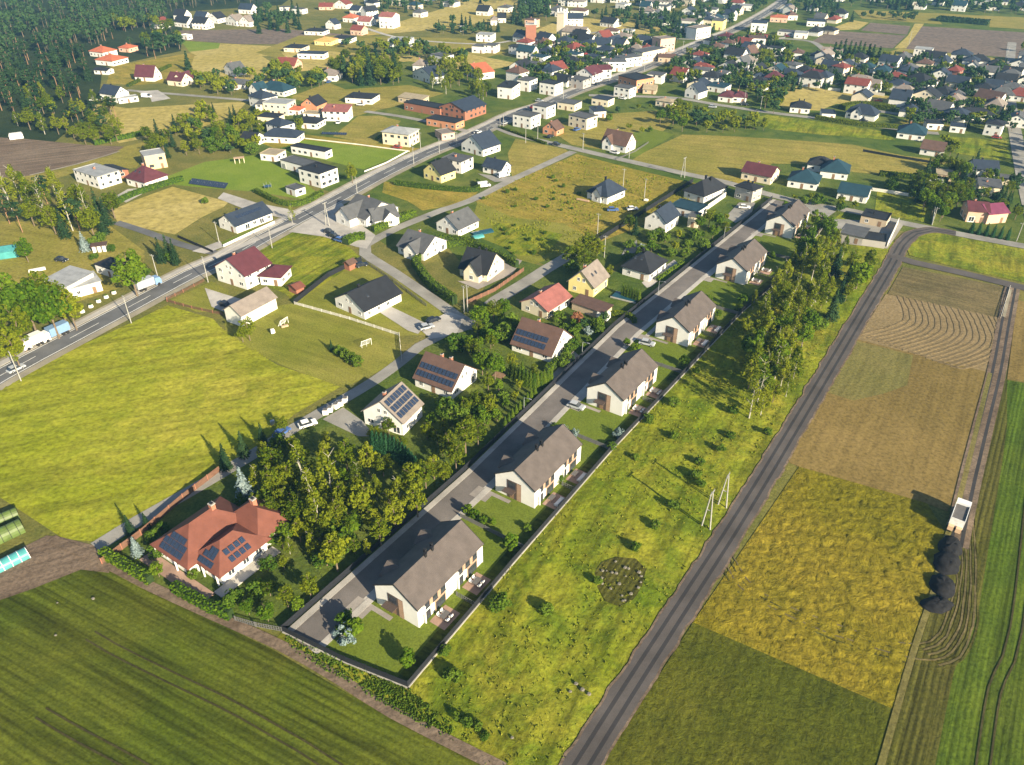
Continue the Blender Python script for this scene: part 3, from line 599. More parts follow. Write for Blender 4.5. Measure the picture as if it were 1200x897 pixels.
# ---------------------------------------------------------------- the semi-detached estate houses
ORD=['nearest','second nearest','third nearest','fourth nearest','fifth nearest','farthest']
def duplex(i):
    B=G(*DUP[i]); Wd=9.8; Ln=18.8; an=math.radians(-34.5)
    cx=B[0]-math.cos(an)*Wd/2-math.sin(an)*Ln/2; cy=B[1]-math.sin(an)*Wd/2+math.cos(an)*Ln/2
    r=empty('semi_detached_house',cx,cy,0,an,1,f'white semi-detached house with taupe gable roof, {ORD[i]} in the new row',"house",'new semi-detached houses along the paved street')
    w=Wd/2; d=Ln/2; h=4.9; rise=3.15; s=rise/w; T=.2; o=.12
    wb=MB(); wb.extr([(-w,0),(w,0),(w,h),(0,h+rise),(-w,h)],-d,d,'y','wall_white'); wb.build('wall',r)
    pb=MB(); pb.box(-w-.18,-d-.18,-.02,w+.5,d+.18,.06,'r_light'); pb.build('plinth',r)
    rb=MB(); z=h-.25*s+.03; e=w+.25
    rb.extr([(-e,z),(0,h+rise+.03),(e,z),(e,z+T),(0,h+rise+T+.05),(-e,z+T)],-d-o,d+o,'y','roof_duplex')
    rb.build('roof',r)
    for y0,y1 in ((-d-o-.09,-d-o-.003),(d+o+.003,d+o+.09)):
        fb=MB(); fb.extr([(-e-.02,z-.06),(0,h+rise-.02),(e+.02,z-.06),(e+.02,z+T+.03),(0,h+rise+T+.09),(-e-.02,z+T+.03)],y0,y1,'y','metal_black'); fb.build('verge_trim',r)
    # dormer gablets on the street side
    for yy in (-4.7,4.7):
        g=MB(); g.extr([(yy-2.,h-.4),(yy+2.,h-.4),(yy,h+1.15)],-w-.9,-w+2.6,'x','wall_white'); dg=g.build('dormer',r)
        g=MB(); g.extr([(yy-2.35,h-.52),(yy,h+1.2),(yy+2.35,h-.52),(yy+2.35,h-.32),(yy,h+1.42),(yy-2.35,h-.32)],-w-1.15,-w+2.9,'x','roof_duplex'); g.build('dormer_roof',dg)
        g=MB(); g.box(-w-.9,yy-1.9,0,-w+.02,yy+1.9,h-.41,'wall_white'); g.build('porch_bay',r)
        for q in (-.9,.9):
            ww=inst('window',WIND,r,(-w-.9,yy+q,3.7),-PI/2,(1.2,1,1.3)); inst('pane',PANE,ww)
            if q<0: ww=inst('window',WIND,r,(-w-.9,yy+q,1.5),-PI/2,(1.2,1,1.3)); inst('pane',PANE,ww)
            else: inst('door',DOOR,r,(-w-.9,yy+q,.06),-PI/2,(1.05,1,2.15))
    for yy in (-8.2,-1.6,1.6,8.2):
        ww=inst('window',WIND,r,(-w,yy,3.7),-PI/2,(1.0,1,1.2)); inst('pane',PANE,ww)
    # gable fronts: recessed-looking clad panel, dark upper window, canopy and door
    for sgn in (-1,1):
        c=MB(); c.box(-1.9,-.06,.07,1.6,-.003,4.9,'clad_dark'); c.box(-1.55,-.09,2.9,.2,-.061,4.6,'glass'); c.box(.55,-.085,.1,1.55,-.061,4.85,'clad'); c.box(-1.2,-.085,.1,-.2,-.061,2.3,'wood')
        pn=c.build('entrance_panel',r); 
        k=MB(); k.box(-2.3,-1.55,2.45,.35,-.1,2.62,'clad_dark'); cn=k.build('canopy',r)
        k=MB(); k.box(-1.9,-1.5,.0,.1,-.19,.16,'concrete'); st=k.build('doorstep',r)
        for ob in (pn,cn,st):
            if sgn<0: ob.location=(0,-d,0)
            else: ob.location=(0,d,0); ob.rotation_euler=(0,0,PI)
    # garden side: clad bands, windows upstairs, glazed doors below, downpipes
    for hs in (-1,1):
        cy0=hs*4.7
        c=MB(); c.box(w+.003,cy0-2.9,2.95,w+.06,cy0+2.9,4.55,'clad'); c.box(w+.003,cy0-.2,.1,w+.06,cy0+2.9,2.949,'clad'); c.build('cladding',r)
        for t in (-2.2,.0,2.2):
            ww=inst('window',WIND,r,(w+.05,cy0+t,3.75),PI/2,(1.3,1,1.45)); inst('pane',PANE,ww)
        for t,wd in ((-2.4,1.9),(1.35,2.6)):
            ww=inst('terrace_door',WIND,r,(w+.05,cy0+t,1.2),PI/2,(wd,1,2.2)); inst('pane',PANE,ww)
        k=MB(); k.box(w+.061,cy0-3.3,.1,w+.5,cy0-3.1,4.6,'wall_white'); k.build('fin_wall',r)
    for yy in (-d+.15,-.2,.2,d-.15): 
        k=MB(); k.tube((w+.08,yy,.1),(w+.08,yy,h-.1),.06,.06,'frame_white',6); k.build('downpipe',r)
    for x,y in ((.25,-1.3),(-.45,-.55),(.25,.6),(-.45,1.2)):
        inst('chimney',CHIMK,r,(x,y,h+rise-.5),0,(.45,.45,1.25))
    return r
DR=[duplex(i) for i in range(6)]
def loc2w(r,x,y):
    a=r.rotation_euler.z; return (r.location.x+x*math.cos(a)-y*math.sin(a), r.location.y+x*math.sin(a)+y*math.cos(a))
# garden furniture prototypes
def mk_chair():
    r=empty('garden_chair',0,0); tag(r,'x','chair')
    m=MB(); m.box(-.3,-.3,.38,.3,.3,.5,'white_fabric'); m.build('seat',r); m=MB(); m.box(-.3,.22,.5,.3,.32,.95,'white_fabric'); m.build('backrest',r)
    for x in (-.26,.26):
        for y in (-.26,.26): m=MB(); m.tube((x,y,0),(x,y,.38),.03,.03,'frame_dark',5); m.build('leg',r)
    return r
def mk_table():
    r=empty('garden_table',0,0); tag(r,'x','table'); m=MB(); m.box(-.9,-.5,.7,.9,.5,.76,'grey_fabric'); m.build('tabletop',r)
    for x in (-.8,.8):
        for y in (-.4,.4): m=MB(); m.tube((x,y,0),(x,y,.7),.035,.035,'frame_dark',5); m.build('leg',r)
    return r
def mk_sofa():
    r=empty('garden_sofa',0,0); tag(r,'x','sofa'); m=MB(); m.box(-1.25,-.4,.12,1.25,.4,.42,'white_fabric'); m.build('seat',r); m=MB(); m.box(-1.25,.4,.12,1.25,.58,.8,'white_fabric'); m.build('backrest',r)
    for x in (-1.36,1.26): m=MB(); m.box(x,-.4,.12,x+.1,.58,.62,'white_fabric'); m.build('armrest',r)
    return r
SEEN={}
def place(proto,x,y,rz,label,group=None,s=1):
    o=copy_tree(proto) if SEEN.get(proto.name) else proto; SEEN[proto.name]=1
    o.location=(x,y,o.location.z if False else .06); o.rotation_euler=(0,0,rz); o.scale=(s,s,s); o['label']=label
    if group: o['group']=group
    return o
CH=mk_chair(); TB=mk_table(); SF=mk_sofa()
for i,r in enumerate(DR):
    an=r.rotation_euler.z
    for hs,hn in ((-1,'near'),(1,'far')):
        pts=[loc2w(r,x,hs*4.7+y) for x,y in ((5.5,-2.6),(8.9,-2.6),(8.9,1.9),(5.5,1.9))]
        flat('terrace',pts,'r_terrace',world=True)
        X,Y=loc2w(r,7.2,hs*4.7-.3); side=f'on the {hn} terrace of the {ORD[i]} new house'
        if (i+hs)%2==0 and i<4:
            X2,Y2=loc2w(r,8.2,hs*4.7-.4); o=place(SF,X2,Y2,an-PI/2,f'white outdoor sofa {side}','garden sofas on the terraces'); o.location.z=LZ[0]
            X2,Y2=loc2w(r,6.5,hs*4.7-.4); o=place(TB,X2,Y2,an+PI/2,f'dark low garden table {side}','garden tables on the terraces'); o.location.z=LZ[0]
        else:
            o=place(TB,X,Y,an+PI/2,f'dark garden table {side}','garden tables on the terraces'); o.location.z=LZ[0]
            for k,(a_,b_) in enumerate(((-.95,-.5),(-.95,.5),(.95,-.5),(.95,.5))):
                X2,Y2=loc2w(r,7.2+a_,hs*4.7-.3+b_); o=place(CH,X2,Y2,an+(PI/2 if a_<0 else -PI/2),f'one of four white garden chairs {side}',f'white garden chairs {side}'); o.location.z=LZ[0]
    # hard standing between street and house
    pts=[loc2w(r,x,y) for x,y in ((-13.2,-8.5),(-13.2,3.2),(-9.6,3.2),(-9.3,-5.8),(-3.8,-9.9),(-3.8,-11.5),(-6.5,-13.2),(-11.,-13.2))]
    pts=[loc2w(r,x,y) for x,y in ((-8.8,-10.2),(-4.,-10.2),(-.3,-10.2),(-.3,-11.2),(-4.6,-11.2),(-4.6,-13.6),(-8.8,-13.6))]
    flat('parking_bay',pts,'r_slab',world=True)
    pts=[loc2w(r,x,y) for x,y in ((-7.6,-10.2),(-6.4,-10.2),(-6.2,9.6),(-7.6,9.6))]
    flat('footpath',pts,'r_light',world=True)
# ---------------------------------------------------------------- houses placed one by one (base edge nearest the drone: left corner, right corner)
H=house
H((394,360),(428,375),15,3,3.6,'G','d','w','k','white bungalow with charcoal gable roof and long pale driveway',skyl=1,chim=1,door=True)
H((428,497),(473,511),8.5,4,4.2,'G','d','w','n','white house with solar panels covering its roof beside the grey lane',solar=('r',.02,.98,.05,.92),chim=1)
H((487,453),(530,469),11,3,4.4,'G','a','w','b','white house with brown roof and a solar band along its lower slope',solar=('f',.0,1,.0,.62),chim=2)
H((600,411),(646,426),11.5,2.6,5,'G','a','w','b','steep brown-roofed house with solar panels beside the estate street',solar=('f',.0,.8,.02,.55),chim=1)
H((611,364),(641,375),12,3,2.6,'G','d','c','P','cream bungalow with pinkish red metal roof and arched porch',chim=1)
H((666,341),(695,349),10,3.6,4.2,'G','d','y','n','yellow gabled house with taupe roof and two roof windows',skyl=2)
H((670,363),(707,376),4.5,2.6,.5,'M','a','t','b','long low brown-roofed shed below the yellow house','shed','shed',win=False,door=False,chim=0)
H((729,322),(760,331),12,3,4.2,'H','a','w','k','white bungalow with black pyramid-like hip roof beside the estate street',skyl=2)
H((539,323),(571,331),11,3,4.8,'G','a','c','k','cream house with steep black roof inside a square hedge',cross=[(0.5,2.8,2.2,3.6)],skyl=2,chim=2)
H((512,270),(537,278),11.5,3,3.6,'G','d','w','g','white cottage with grey roof and columned porch beside covered pool',skyl=1)
H((467,297),(497,306),12.5,3,3.6,'G','a','w','g','white house with broad grey roof behind the ring of lane',cross=[(1,2.8,1.6,2.6)],skyl=2)
H((403,257),(430,267),16,3.3,4.2,'G','a','w','g','large white house with sprawling grey roof at the road junction',cross=[(-2.,4,4,3.4)],skyl=1)
H((440,268),(468,262),9,3,3,'G','a','w','g','grey-roofed white garage wing at the road junction house','garage',cross=[(1,2.6,1.,2.4)],chim=0,garage=True)
H((497,209),(517,215),9,3.7,4,'G','d','y','k','pale yellow house with black roof inside a clipped green hedge',cross=None,chim=1)
H((518,199),(541,204),9,5,.3,'F','a','w','g','white cube house with grey flat roof behind the yellow house')
H((566,202),(588,207),7,3,2.6,'G','a','w','u','small white house with slate roof beside parked camper vans',chim=1)
H((541,177),(566,184),12,3.6,4.8,'G','d','w','u','white house with steep dark grey roof close to the main road',chim=1)
H((449,169),(480,173),10,6,1.8,'H','a','c','G','cream two-storey block with pale grey roof beside the main road',chim=1,dark=True)
H((515,136),(545,142),18.5,5,3.2,'G','d','b','u','red brick hall with tall gable and slate roof by the road','hall',chim=0,dark=True)
H((474,129),(516,137),8.5,4,.3,'F','a','b','k','long brick wing with flat black roof left of the brick hall','hall',chim=0)
H((500,147),(534,153),8,3.5,.3,'F','a','o','k','orange-walled flat shed with dark roof before the brick hall','shed',chim=0)
H((467,120),(495,124),7,3,.8,'M','a','t','T','long low tan building with pale roof behind the brick wing','shed',chim=0)
H((510,160),(518,165),7,3,.4,'F','a','s','n','tiny brick outbuilding beside the cream two-storey block','outbuilding',chim=0)
# modern white complex
H((306,188),(325,190),8,3,.3,'F','a','w','T','white flat-roofed annex left of the modern white villa','annex',chim=0)
H((330,197),(362,206),7.5,3.6,.3,'F','a','w','g','row of white garages attached to the modern white villa','garage',chim=0,garage=True)
H((352,214),(377,221),10,6,.3,'F','a','w','k','modern white cube villa with dark flat roof and glazed corner',dark=True)
H((336,227),(347,231),5,2.8,.2,'F','a','w','g','small white cube garden house before the modern white villa','garden house',chim=0)
H((342,180),(382,187),5,3.4,.3,'F','a','w','k','long white rear wing behind the modern white villa','annex',chim=0)
H((258,267),(278,274),16.5,3,3,'G','d','w','u','long white bungalow with slate roof left of the main road',solar=('r',.15,.85,.3,.7),chim=1)
H((150,217),(172,223),11,3.2,4.6,'H','a','w','m','white house with steep maroon hip roof beside long hedge',skyl=2,chim=1)
H((173,200),(197,196),9,6,.3,'F','a','p','G','peach-walled two-storey block with grey flat roof',chim=0,dark=True)
H((90,213),(118,222),10,5,.3,'F','a','w','G','off-white flat-roofed block near the birch grove',chim=1)
H((119,205),(137,211),6,2.8,.8,'G','a','b','k','black-roofed brick outbuilding beside the maroon-roofed house','outbuilding',chim=0)
H((57,344),(84,352),9.5,4.6,.6,'M','a','w','G','taller half of the pale grey roadside barn','barn',chim=0)
H((85,351),(121,341),7,3.4,.6,'M','a','w','G','lower half of the pale grey roadside barn','barn',chim=0)
H((114,320),(135,327),6,3,.3,'F','a','w','k','small white shed with dark roof beside the roadside trees','shed',chim=0)
H((256,329),(290,340),11,5,4,'G','d','w','m','large white house with dark red roof beside the main road',chim=1)
H((306,334),(330,336),8,3.2,2,'H','a','w','m','low dark-red-roofed garage joined to the large white roadside house','garage',chim=0)
H((266,377),(285,384),13.5,4,2.2,'G','d','w','n','white barn with taupe roof beside the yellow field','barn',chim=0,win=False)
H((339,342),(348,346),3.,2,.8,'G','d','b','V','tiny rusty-roofed shed at the grass lot corner','shed',chim=0,win=False,door=False)
H((404,316),(410,318),3.,2.4,.8,'G','d','b','b','small brown shed at the fence corner by the lane','shed',chim=0,win=False,door=False)
H((688,233),(711,240),12,3,4.6,'H','a','w','u','white house with slate hip roof alone in the dry meadow',cross=[(0,2.2,.6,2.6)],chim=1)
H((705,174),(733,180),9,3.6,4.6,'G','a','w','b','white house with brown roof beside the side road',cross=[(-3,2.5,1.4,3)],chim=1)
H((755,268),(779,274),11,4.2,3.6,'G','d','w','u','white two-storey house with slate roof and dark fence',chim=1)
H((805,266),(817,268),5,4,.3,'F','a','c','g','small cream cube annex beside the slate-roofed white house','annex',chim=0)
H((801,232),(824,239),16,3,4.4,'H','a','w','k','long white house under a wide black hip roof',chim=2)
H((784,250),(816,258),9,3,.3,'F','a','w','t','low glazed building with teal flat roof before the black-roofed house','annex',chim=0,dark=True)
H((860,232),(880,238),7,5,1.4,'H','a','g','k','unfinished grey block house with dark roof at the street end',chim=2)
H((868,210),(902,217),10,3.5,2.8,'G','a','c','m','cream house with maroon roof beside the open field',chim=1)
H((960,208),(992,212),12,3,4,'H','a','w','t','white bungalow with dark teal hip roof at the field edge',chim=1)
H((945,200),(972,204),8,3,3,'H','a','w','k','dark-roofed garage beside the teal-roofed bungalow','garage',chim=0)
H((922,219),(956,224),11,3,3.6,'H','a','w','t','white bungalow with teal hip roof nearest the new houses',chim=1)
H((980,233),(1014,239),9,3,2.6,'G','a','w','t','long white house with teal gable roof and brown garage doors',chim=0)
H((1007,262),(1037,268),8,3,.4,'F','a','t','k','black flat-roofed carport building with an open timber side','carport building',chim=1)
H((982,282),(1009,288),8,3,.5,'M','a','g','g','low grey-roofed shed at the start of the gravel track','shed',chim=0)
H((1009,288),(1036,292),7,2.6,.4,'F','a','g','k','dark tarpaulin-roofed lean-to beside the white boundary wall','shed',chim=0,win=False,door=False)
H((1137,211),(1166,213),9,5,2.4,'G','a','w','u','white two-storey house with dark blue roof behind conifers',chim=1)
H((1144,229),(1170,232),8,4,.8,'M','a','c','g','cream house with grey roof behind the magenta-roofed house',chim=1)
H((1167,216),(1188,219),6,2.6,.3,'F','a','c','g','cream flat garage beside the two-storey white house','garage',chim=0)
H((1131,260),(1155,262),9,4.5,2,'G','a','s','m','pinkish house with maroon roof half behind the other wing',chim=1)
H((1155,263),(1178,261),9,4,2,'G','a','s','v','pinkish wing with magenta roof behind a row of conifers',chim=0)
H((1088,222),(1103,223),5,2.6,1,'G','a','w','G','tiny grey cabin among trees at the right','cabin',chim=0)
H((1096,211),(1114,213),5,2.6,.6,'M','a','t','T','small tan shed behind the grey cabin','shed',chim=0)
H((1077,181),(1103,185),8.5,3,2.8,'G','a','w','b','white bungalow with brown roof and red end wall',chim=0)
H((1050,162),(1082,166),12,3,3.8,'H','a','w','t','white bungalow with bright teal hip roof on the estate edge',chim=1)
H((990,138),(1024,143),10,3,4.2,'H','a','w','u','white house with dark blue roof and gabled porch by the street',cross=[(-2,2.6,.8,2.8)],chim=1)
H((925,132),(948,134),9,3,2.8,'H','a','w','k','white bungalow with black roof and two tall dark chimneys',chim=2)
# red villa
def villa():
    c=G(258,640,0); A=G(190,658); an=math.radians(-34)
    E1=G(188,636,3.);E2=G(239,668,3.);E4=G(320.7,631,3.)
    r=empty('villa',-58,107.5,0,an,1,'sprawling villa with terracotta hip roofs and scattered solar panels','house'); 
    wb=MB(); rb=MB()
    def hip(x0,y0,x1,y1,h,rise,o=.8):
        wb.box(x0,y0,0,x1,y1,h+.05,'wall_white'); x0-=o;x1+=o;y0-=o;y1+=o; cx,cy=(x0+x1)/2,(y0+y1)/2; wx,wy=(x1-x0)/2,(y1-y0)/2; k=min(wx,wy)*.985
        z0=h-.06; z1=h+.15; vs=[(x0,y0,z0),(x1,y0,z0),(x1,y1,z0),(x0,y1,z0),(x0,y0,z1),(x1,y0,z1),(x1,y1,z1),(x0,y1,z1)]
        if wx>=wy: vs+=[(x0+k,cy,h+rise),(x1-k,cy,h+rise)]; fs=[(4,5,9,8),(5,6,9),(6,7,8,9),(7,4,8)]
        else: vs+=[(cx,y0+k,h+rise),(cx,y1-k,h+rise)]; fs=[(4,5,8),(5,6,9,8),(6,7,9),(7,4,8,9)]
        rb.add(vs,[(0,3,2,1),(0,1,5,4),(1,2,6,5),(2,3,7,6),(3,0,4,7)]+fs,'roof_terracotta')
    hip(-7,-7.6,2.9,7.2,3.05,4.2); hip(1.5,-5.6,9.3,5.,2.9,3.4); hip(-1.,4.0,8.6,11.2,3.2,3.8)
    wb.build('wall',r); rb.build('roof',r)
    for x,y,z in ((-2,2.6,6.2),(3.5,8,6.2)): inst('chimney',CHIM,r,(x,y,z),0,(1.,.9,1.9))
    for x in (-5,-1.5): o=inst('window',WINW,r,(x,-7.6,1.5),0,(1.7,1,1.4)); inst('pane',PANE,o)
    for x in (4.2,7.2): o=inst('window',WINW,r,(x,-5.6,1.5),0,(1.5,1,1.4)); inst('pane',PANE,o)
    for y in (-3.4,0,3): o=inst('window',WINW,r,(9.3,y,1.5),PI/2,(1.5,1,1.4)); inst('pane',PANE,o)
    m=MB(); m.box(-9,-10.6,-.0,9.8,-7.9,.3,'r_terrace'); m.box(9.4,-7.8,0,11.8,6,.3,'r_light'); m.build('terrace',r)
    for x in (-6.5,-.5,5,9): m=MB(); m.tube((x,-8.2 if x<3 else -6.3,.3),(x,-8.2 if x<3 else -6.3,3.),.18,.18,'wall_white',8); m.build('column',r)
    sl=math.atan2(4.2,5.75); # front hip faces
    for i,(nx,nr) in enumerate(((6,0),(6,1),(4,2))):
        for k in range(nx):
            t=(k-(nx-1)/2)*1.06-2.05; q=.9+nr*1.3; yy=-8.4+q*math.cos(sl)*1.0+.2; o=inst('solar_panel',SOLAR,r,(t,yy,3.2+(yy+8.4)*math.tan(sl)*.98+.16)); o.rotation_euler=(sl,0,0); o.scale=(1,.78,1)
    s2=math.atan2(3.4,4.7)
    for nx,q in ((4,.9),(3,2.3),(3,3.4)):
        for k in range(nx):
            x=(k-(nx-1)/2)*1.0+5.4; yy=-6.4+q*.8+.1; 
            if q>3 and k==0: continue
            o=inst('solar_panel',SOLAR,r,(x,yy,3.05+(yy+6.4)*math.tan(s2)+.16)); o.rotation_euler=(s2,0,0); o.scale=(.95,.72,1)
    for k in range(4):
        for j in range(2):
            yy=-2.4+k*1.2; x=9.9-.9-j*1.35; o=inst('solar_panel',SOLAR,r,(x,yy,3.05+(10.1-x)*math.tan(s2)+.16)); o.rotation_euler=(s2,0,PI/2); o.scale=(1,.72,1)
    return r
VL=villa()
# ---- the town behind: compact rows  ax ay bx by depth h rise type ridge wall roof
TOWN='''119 118 138 121 9 4.4 3.6 G a w u|140 122 163 119 5 2.6 .3 F a w G|106 66 122 68 12 3.4 3 H a w o|113 76 133 78 14 3.2 3 H a w o|140 61 152 62 9 3 2 H a s o|111 87 127 88 6 2.6 1 G a w k|159 95 181 96 9 3 5.6 G a w m|197 100 214 102 9 3.4 3.6 G a c m|216 101 230 96 8 3 3.4 G a c m|177 33 190 34 11 4 3.6 G d w r|204 23 217 24 9 4 4 G a w k|205 31 220 33 10 4 4 G a w k|226 34 242 35 11 5 3.6 G a w k|228 26 241 27 10 4 4 G a w u|244 27 256 28 11 4 4 G d w k|265 29 278 31 10 4 4 G d w n|281 31 293 32 10 4 4 G d w n|280 16 295 17 10 4 4 G a w u|264 87 274 90 9 4 3.4 G d w g|262 103 288 105 10 2.8 2 H a w g|293 112 303 114 8 4 3 G d w t|213 46 220 47 5 3 .3 F a w w
304 110 333 114 11 3 4 H a w t|310 134 338 136 10 6 .3 F a c G|301 134 309 134 9 5 .3 F a c g|354 132 372 134 10 4.4 3.4 G d o k|379 142 408 143 9 5 1.4 M a w P|338 135 352 136 7 3 1.2 H a w o|356 140 374 141 6 3 .3 F a w T|303 146 325 148 8 4 .3 F a c k|345 150 372 152 10 3 2 H a w k|308 167 348 169 10 3 3 H a w u|283 170 300 172 8 3 2.4 G a w k
333 61 354 62 13 3 1.6 H a c k|349 69 380 70 9 3.4 .3 F a w u|324 83 346 84 12 3.6 3.6 G a s r|373 95 394 96 11 3.6 3 H a w n|328 13 346 13 7 3 .3 F a w g|341 16 355 17 8 4 .3 F a w g|374 12 390 12 9 3 2.6 G a s r|392 10 406 11 11 4 3.6 G d w r|427 5 436 6 10 4 3.4 G d w P|410 17 421 18 10 4 3 G a w u|402 26 415 27 11 3.6 3 H a w o|419 30 434 31 11 3.6 3 G a w P|445 33 461 34 13 9 2.4 G a w P|411 41 424 42 10 4 2.6 G a s r|357 41 379 42 12 3 1.6 H a w k|382 34 393 35 8 4 3.4 G d w u|369 53 388 54 13 3 2.2 H a y Y|389 50 411 51 12 3 1.6 H a w k|455 55 480 56 12 5 .3 F a w G|484 92 507 99 10 4 4 G d w u|484 84 496 85 9 4 3.4 H a w n|541 86 562 94 11 4 3.6 G d w o|405 121 436 123 12 3.2 1.6 H a w k
558 18 572 19 11 4 4 G a w k|575 30 583 30 9 4 3 H a w n|583 27 593 27 9 4 3.4 G a w k|558 49 576 50 11 5 .3 F a w G|553 62 567 63 10 4.4 .3 F a w g|567 62 580 63 10 5 .3 F a w g|539 37 546 37 6 3 1 F a w G|484 20 494 21 10 4 3 H a w g|519 8 532 9 12 4 2 H a w g|583 14 596 15 12 4 2 H a w g|505 75 520 78 10 6 .3 F a w g
583 115 600 117 11 6.4 1 M a w k|606 106 620 108 10 6 .3 F a w g|632 110 650 113 9 6.4 .3 F a w k|653 128 673 131 9 3.6 .3 F a c g|666 148 687 153 9 5.6 .3 F a c g|601 148 622 152 9 6 .3 F a w g|624 137 640 140 9 6 .3 F a w g|636 157 652 160 7 3 3 G d o b|693 123 712 126 8 3.6 .3 F a c u|696 139 710 138 8 3.4 .8 M a w u|665 102 683 105 9 5 .3 F a g g|675 96 694 99 12 5.4 3.4 G d w m|694 93 716 92 10 5.4 1.8 G a w m|706 84 733 84 11 6 .6 H a w g|730 80 752 77 10 6 .6 H a w g|752 75 779 69 10 7 .4 F a c g|773 62 790 60 10 9 .3 F a s n|724 103 745 109 14 7 .4 F a o k|719 113 737 116 8 5.4 .3 F a w g|757 97 775 99 9 5 .3 F a w g|741 103 756 96 6 3.6 .4 F a w g|753 110 768 111 9 2.6 1.8 G a t T|768 124 787 127 7 3 1 H a c T|802 114 818 117 10 4 4 G d w u|829 107 849 110 9 3.4 .4 M a w t|810 92 830 94 9 5.6 1 H a w g|835 95 846 97 8 4 1.4 M a w g|857 84 873 86 13 4.6 4.6 G d w g|866 71 880 73 11 5 4.4 G d w b|841 119 858 121 10 3 2.6 H a w m|857 120 874 121 9 3 2.6 H a w m|808 71 824 73 10 4 2 H a w r|831 62 846 63 10 4 2.4 H a c b|843 58 857 60 8 5 2 H a w b|771 73 790 74 8 3.4 1.4 G a t b
601 49 613 51 10 4 4 G a w u|596 63 612 66 11 5 .3 F a w k|627 51 641 54 10 4 4 G a w u|637 86 651 90 10 4 3.6 G d w r|622 74 636 76 9 4.4 .4 F a w t|612 79 635 82 7 3 .3 F a w g|649 55 666 57 12 4 3.4 H a w u|664 31 683 31 12 6 3.4 G a w u|703 31 719 33 12 3.4 3.4 G a w k|660 45 680 46 10 6 .3 F a w c|675 54 691 56 12 4 4 G a w k|695 48 707 51 10 3.6 4.2 G d w r|707 43 723 44 9 4.4 2 H a w b|695 60 714 61 12 4.4 4 G a w u|717 49 735 51 11 4 2.4 H a w n|728 42 740 43 8 4 1 F a w G|745 53 760 54 10 4 2 G a w u|615 32 628 33 8 6 1 H a s b|686 72 701 75 8 3.8 .4 F a c u|661 71 676 73 9 4.6 .6 F a w t|665 8 684 9 12 5 2 H a w n|668 18 686 19 11 4 2 H a w b|650 20 660 21 10 4 .3 F a w g|750 8 790 10 12 5 .3 F a w n|768 14 782 15 10 5 .3 F a w g|692 3 706 4 10 4 2 H a w g|715 3 735 4 10 4 2 G a w g|823 16 839 17 10 4 1.6 H a w g|862 12 880 13 12 4 .3 F a w G|845 22 860 23 12 5 .3 F a w g|833 35 846 36 13 7 .3 F a y g|794 30 818 32 14 4 .4 F a w n|788 38 815 40 12 5 .3 F a w t|815 47 832 44 10 8 .3 F a w n|876 55 896 56 12 6 .3 F a w b|875 48 892 50 14 3.6 .3 F a r r|879 38 897 39 15 7 .3 F a w u|902 26 922 27 12 4 1.6 H a s o|923 24 934 24 10 4 3 H a w b|945 31 966 32 14 4 .3 F a w u|930 45 945 46 10 4 .3 F a w G
915 82 932 85 10 4 1.4 H a w g|927 69 940 70 9 4 2 H a w b|961 67 985 69 9 4 2 G a w n|937 93 969 97 10 3 3 H a c m|973 87 987 90 9 5 2.4 H a c r|992 98 1019 101 9 3.4 1.8 H a w n|1022 90 1040 92 12 3.6 3 H a w t|1004 84 1022 86 10 3 2.6 H a w t|1028 77 1050 80 10 3.6 3 G a w u|1072 82 1090 84 8 4.4 2.4 H a c b|1054 99 1083 105 14 3 4.4 H a w k|1094 80 1108 82 11 4 4 H a w u|1107 92 1121 94 10 5 2.4 H a b r|1133 78 1158 80 10 4 3.4 H a w k|1145 90 1168 92 10 3.6 2.6 G a w g|1137 124 1166 130 11 4 4.6 G a w b|1088 114 1110 118 12 3 3.6 H a w k|1110 119 1128 121 10 3 3 H a w g|1081 133 1108 138 10 3.4 3.4 G a w g|1121 140 1164 142 10 3 2.4 H a w k|1151 158 1171 161 9 5.6 1.4 H a w k|1112 155 1130 157 8 3 .4 F a w u|1065 113 1080 115 8 3 1.6 G a w k|1192 74 1215 76 12 5 2 G a w g|1192 90 1215 92 12 5 2 G a w g|1205 130 1230 133 12 5 2 G a w k|962 140 978 141 9 3 .3 F a w u|1085 152 1104 153 7 3 .4 F a w k'''
WN={'w':'white','c':'cream','y':'yellow','b':'brick','o':'orange','p':'peach','g':'grey','t':'tan','s':'salmon','l':'pale blue','r':'red'}
RN={'k':'black','u':'slate blue','g':'grey','r':'red','o':'orange','b':'brown','t':'teal','m':'maroon','n':'taupe','P':'pink','G':'pale grey','v':'magenta','T':'tan','Y':'ochre','c':'cream','w':'white'}
TN={'G':'gable','H':'hip','F':'flat','M':'sloping'}
WALL['r']=('roof_red',0); ROOF['c']=('wall_cream',0); ROOF['w']=('wall_white',0)
DIST=[((0,0,200,200),'by the pine forest'),((200,0,300,60),'before the great forest'),((200,60,320,200),'at the far left road'),((320,0,480,75),'among the far left fields'),((320,75,480,180),'left of the brick hall'),((480,0,598,100),'beyond the brick hall'),
 ((480,100,662,170),'beside the brick hall'),((598,0,760,62),'around the church tower'),((598,62,735,100),'behind the main road'),((640,95,790,170),'below the main road'),((735,40,800,100),'at the road narrowing'),
 ((790,0,925,62),'at the main road far end'),((790,62,905,125),'right of the main road'),((905,0,1000,60),'by the distant road bend'),((905,60,1060,110),'beside the dark fir row'),((1000,0,1240,60),'beyond the ploughed far fields'),((1060,60,1240,112),'atop the right-hand estate'),((1060,112,1240,165),'in the right-hand estate'),((900,110,1060,170),'above the dry field')]
def dist(x,y):
    for (a,b,c,d_),n in DIST:
        if a<=x<c and b<=y<d_: return n
    return 'in the distant town'
ALLH=[]
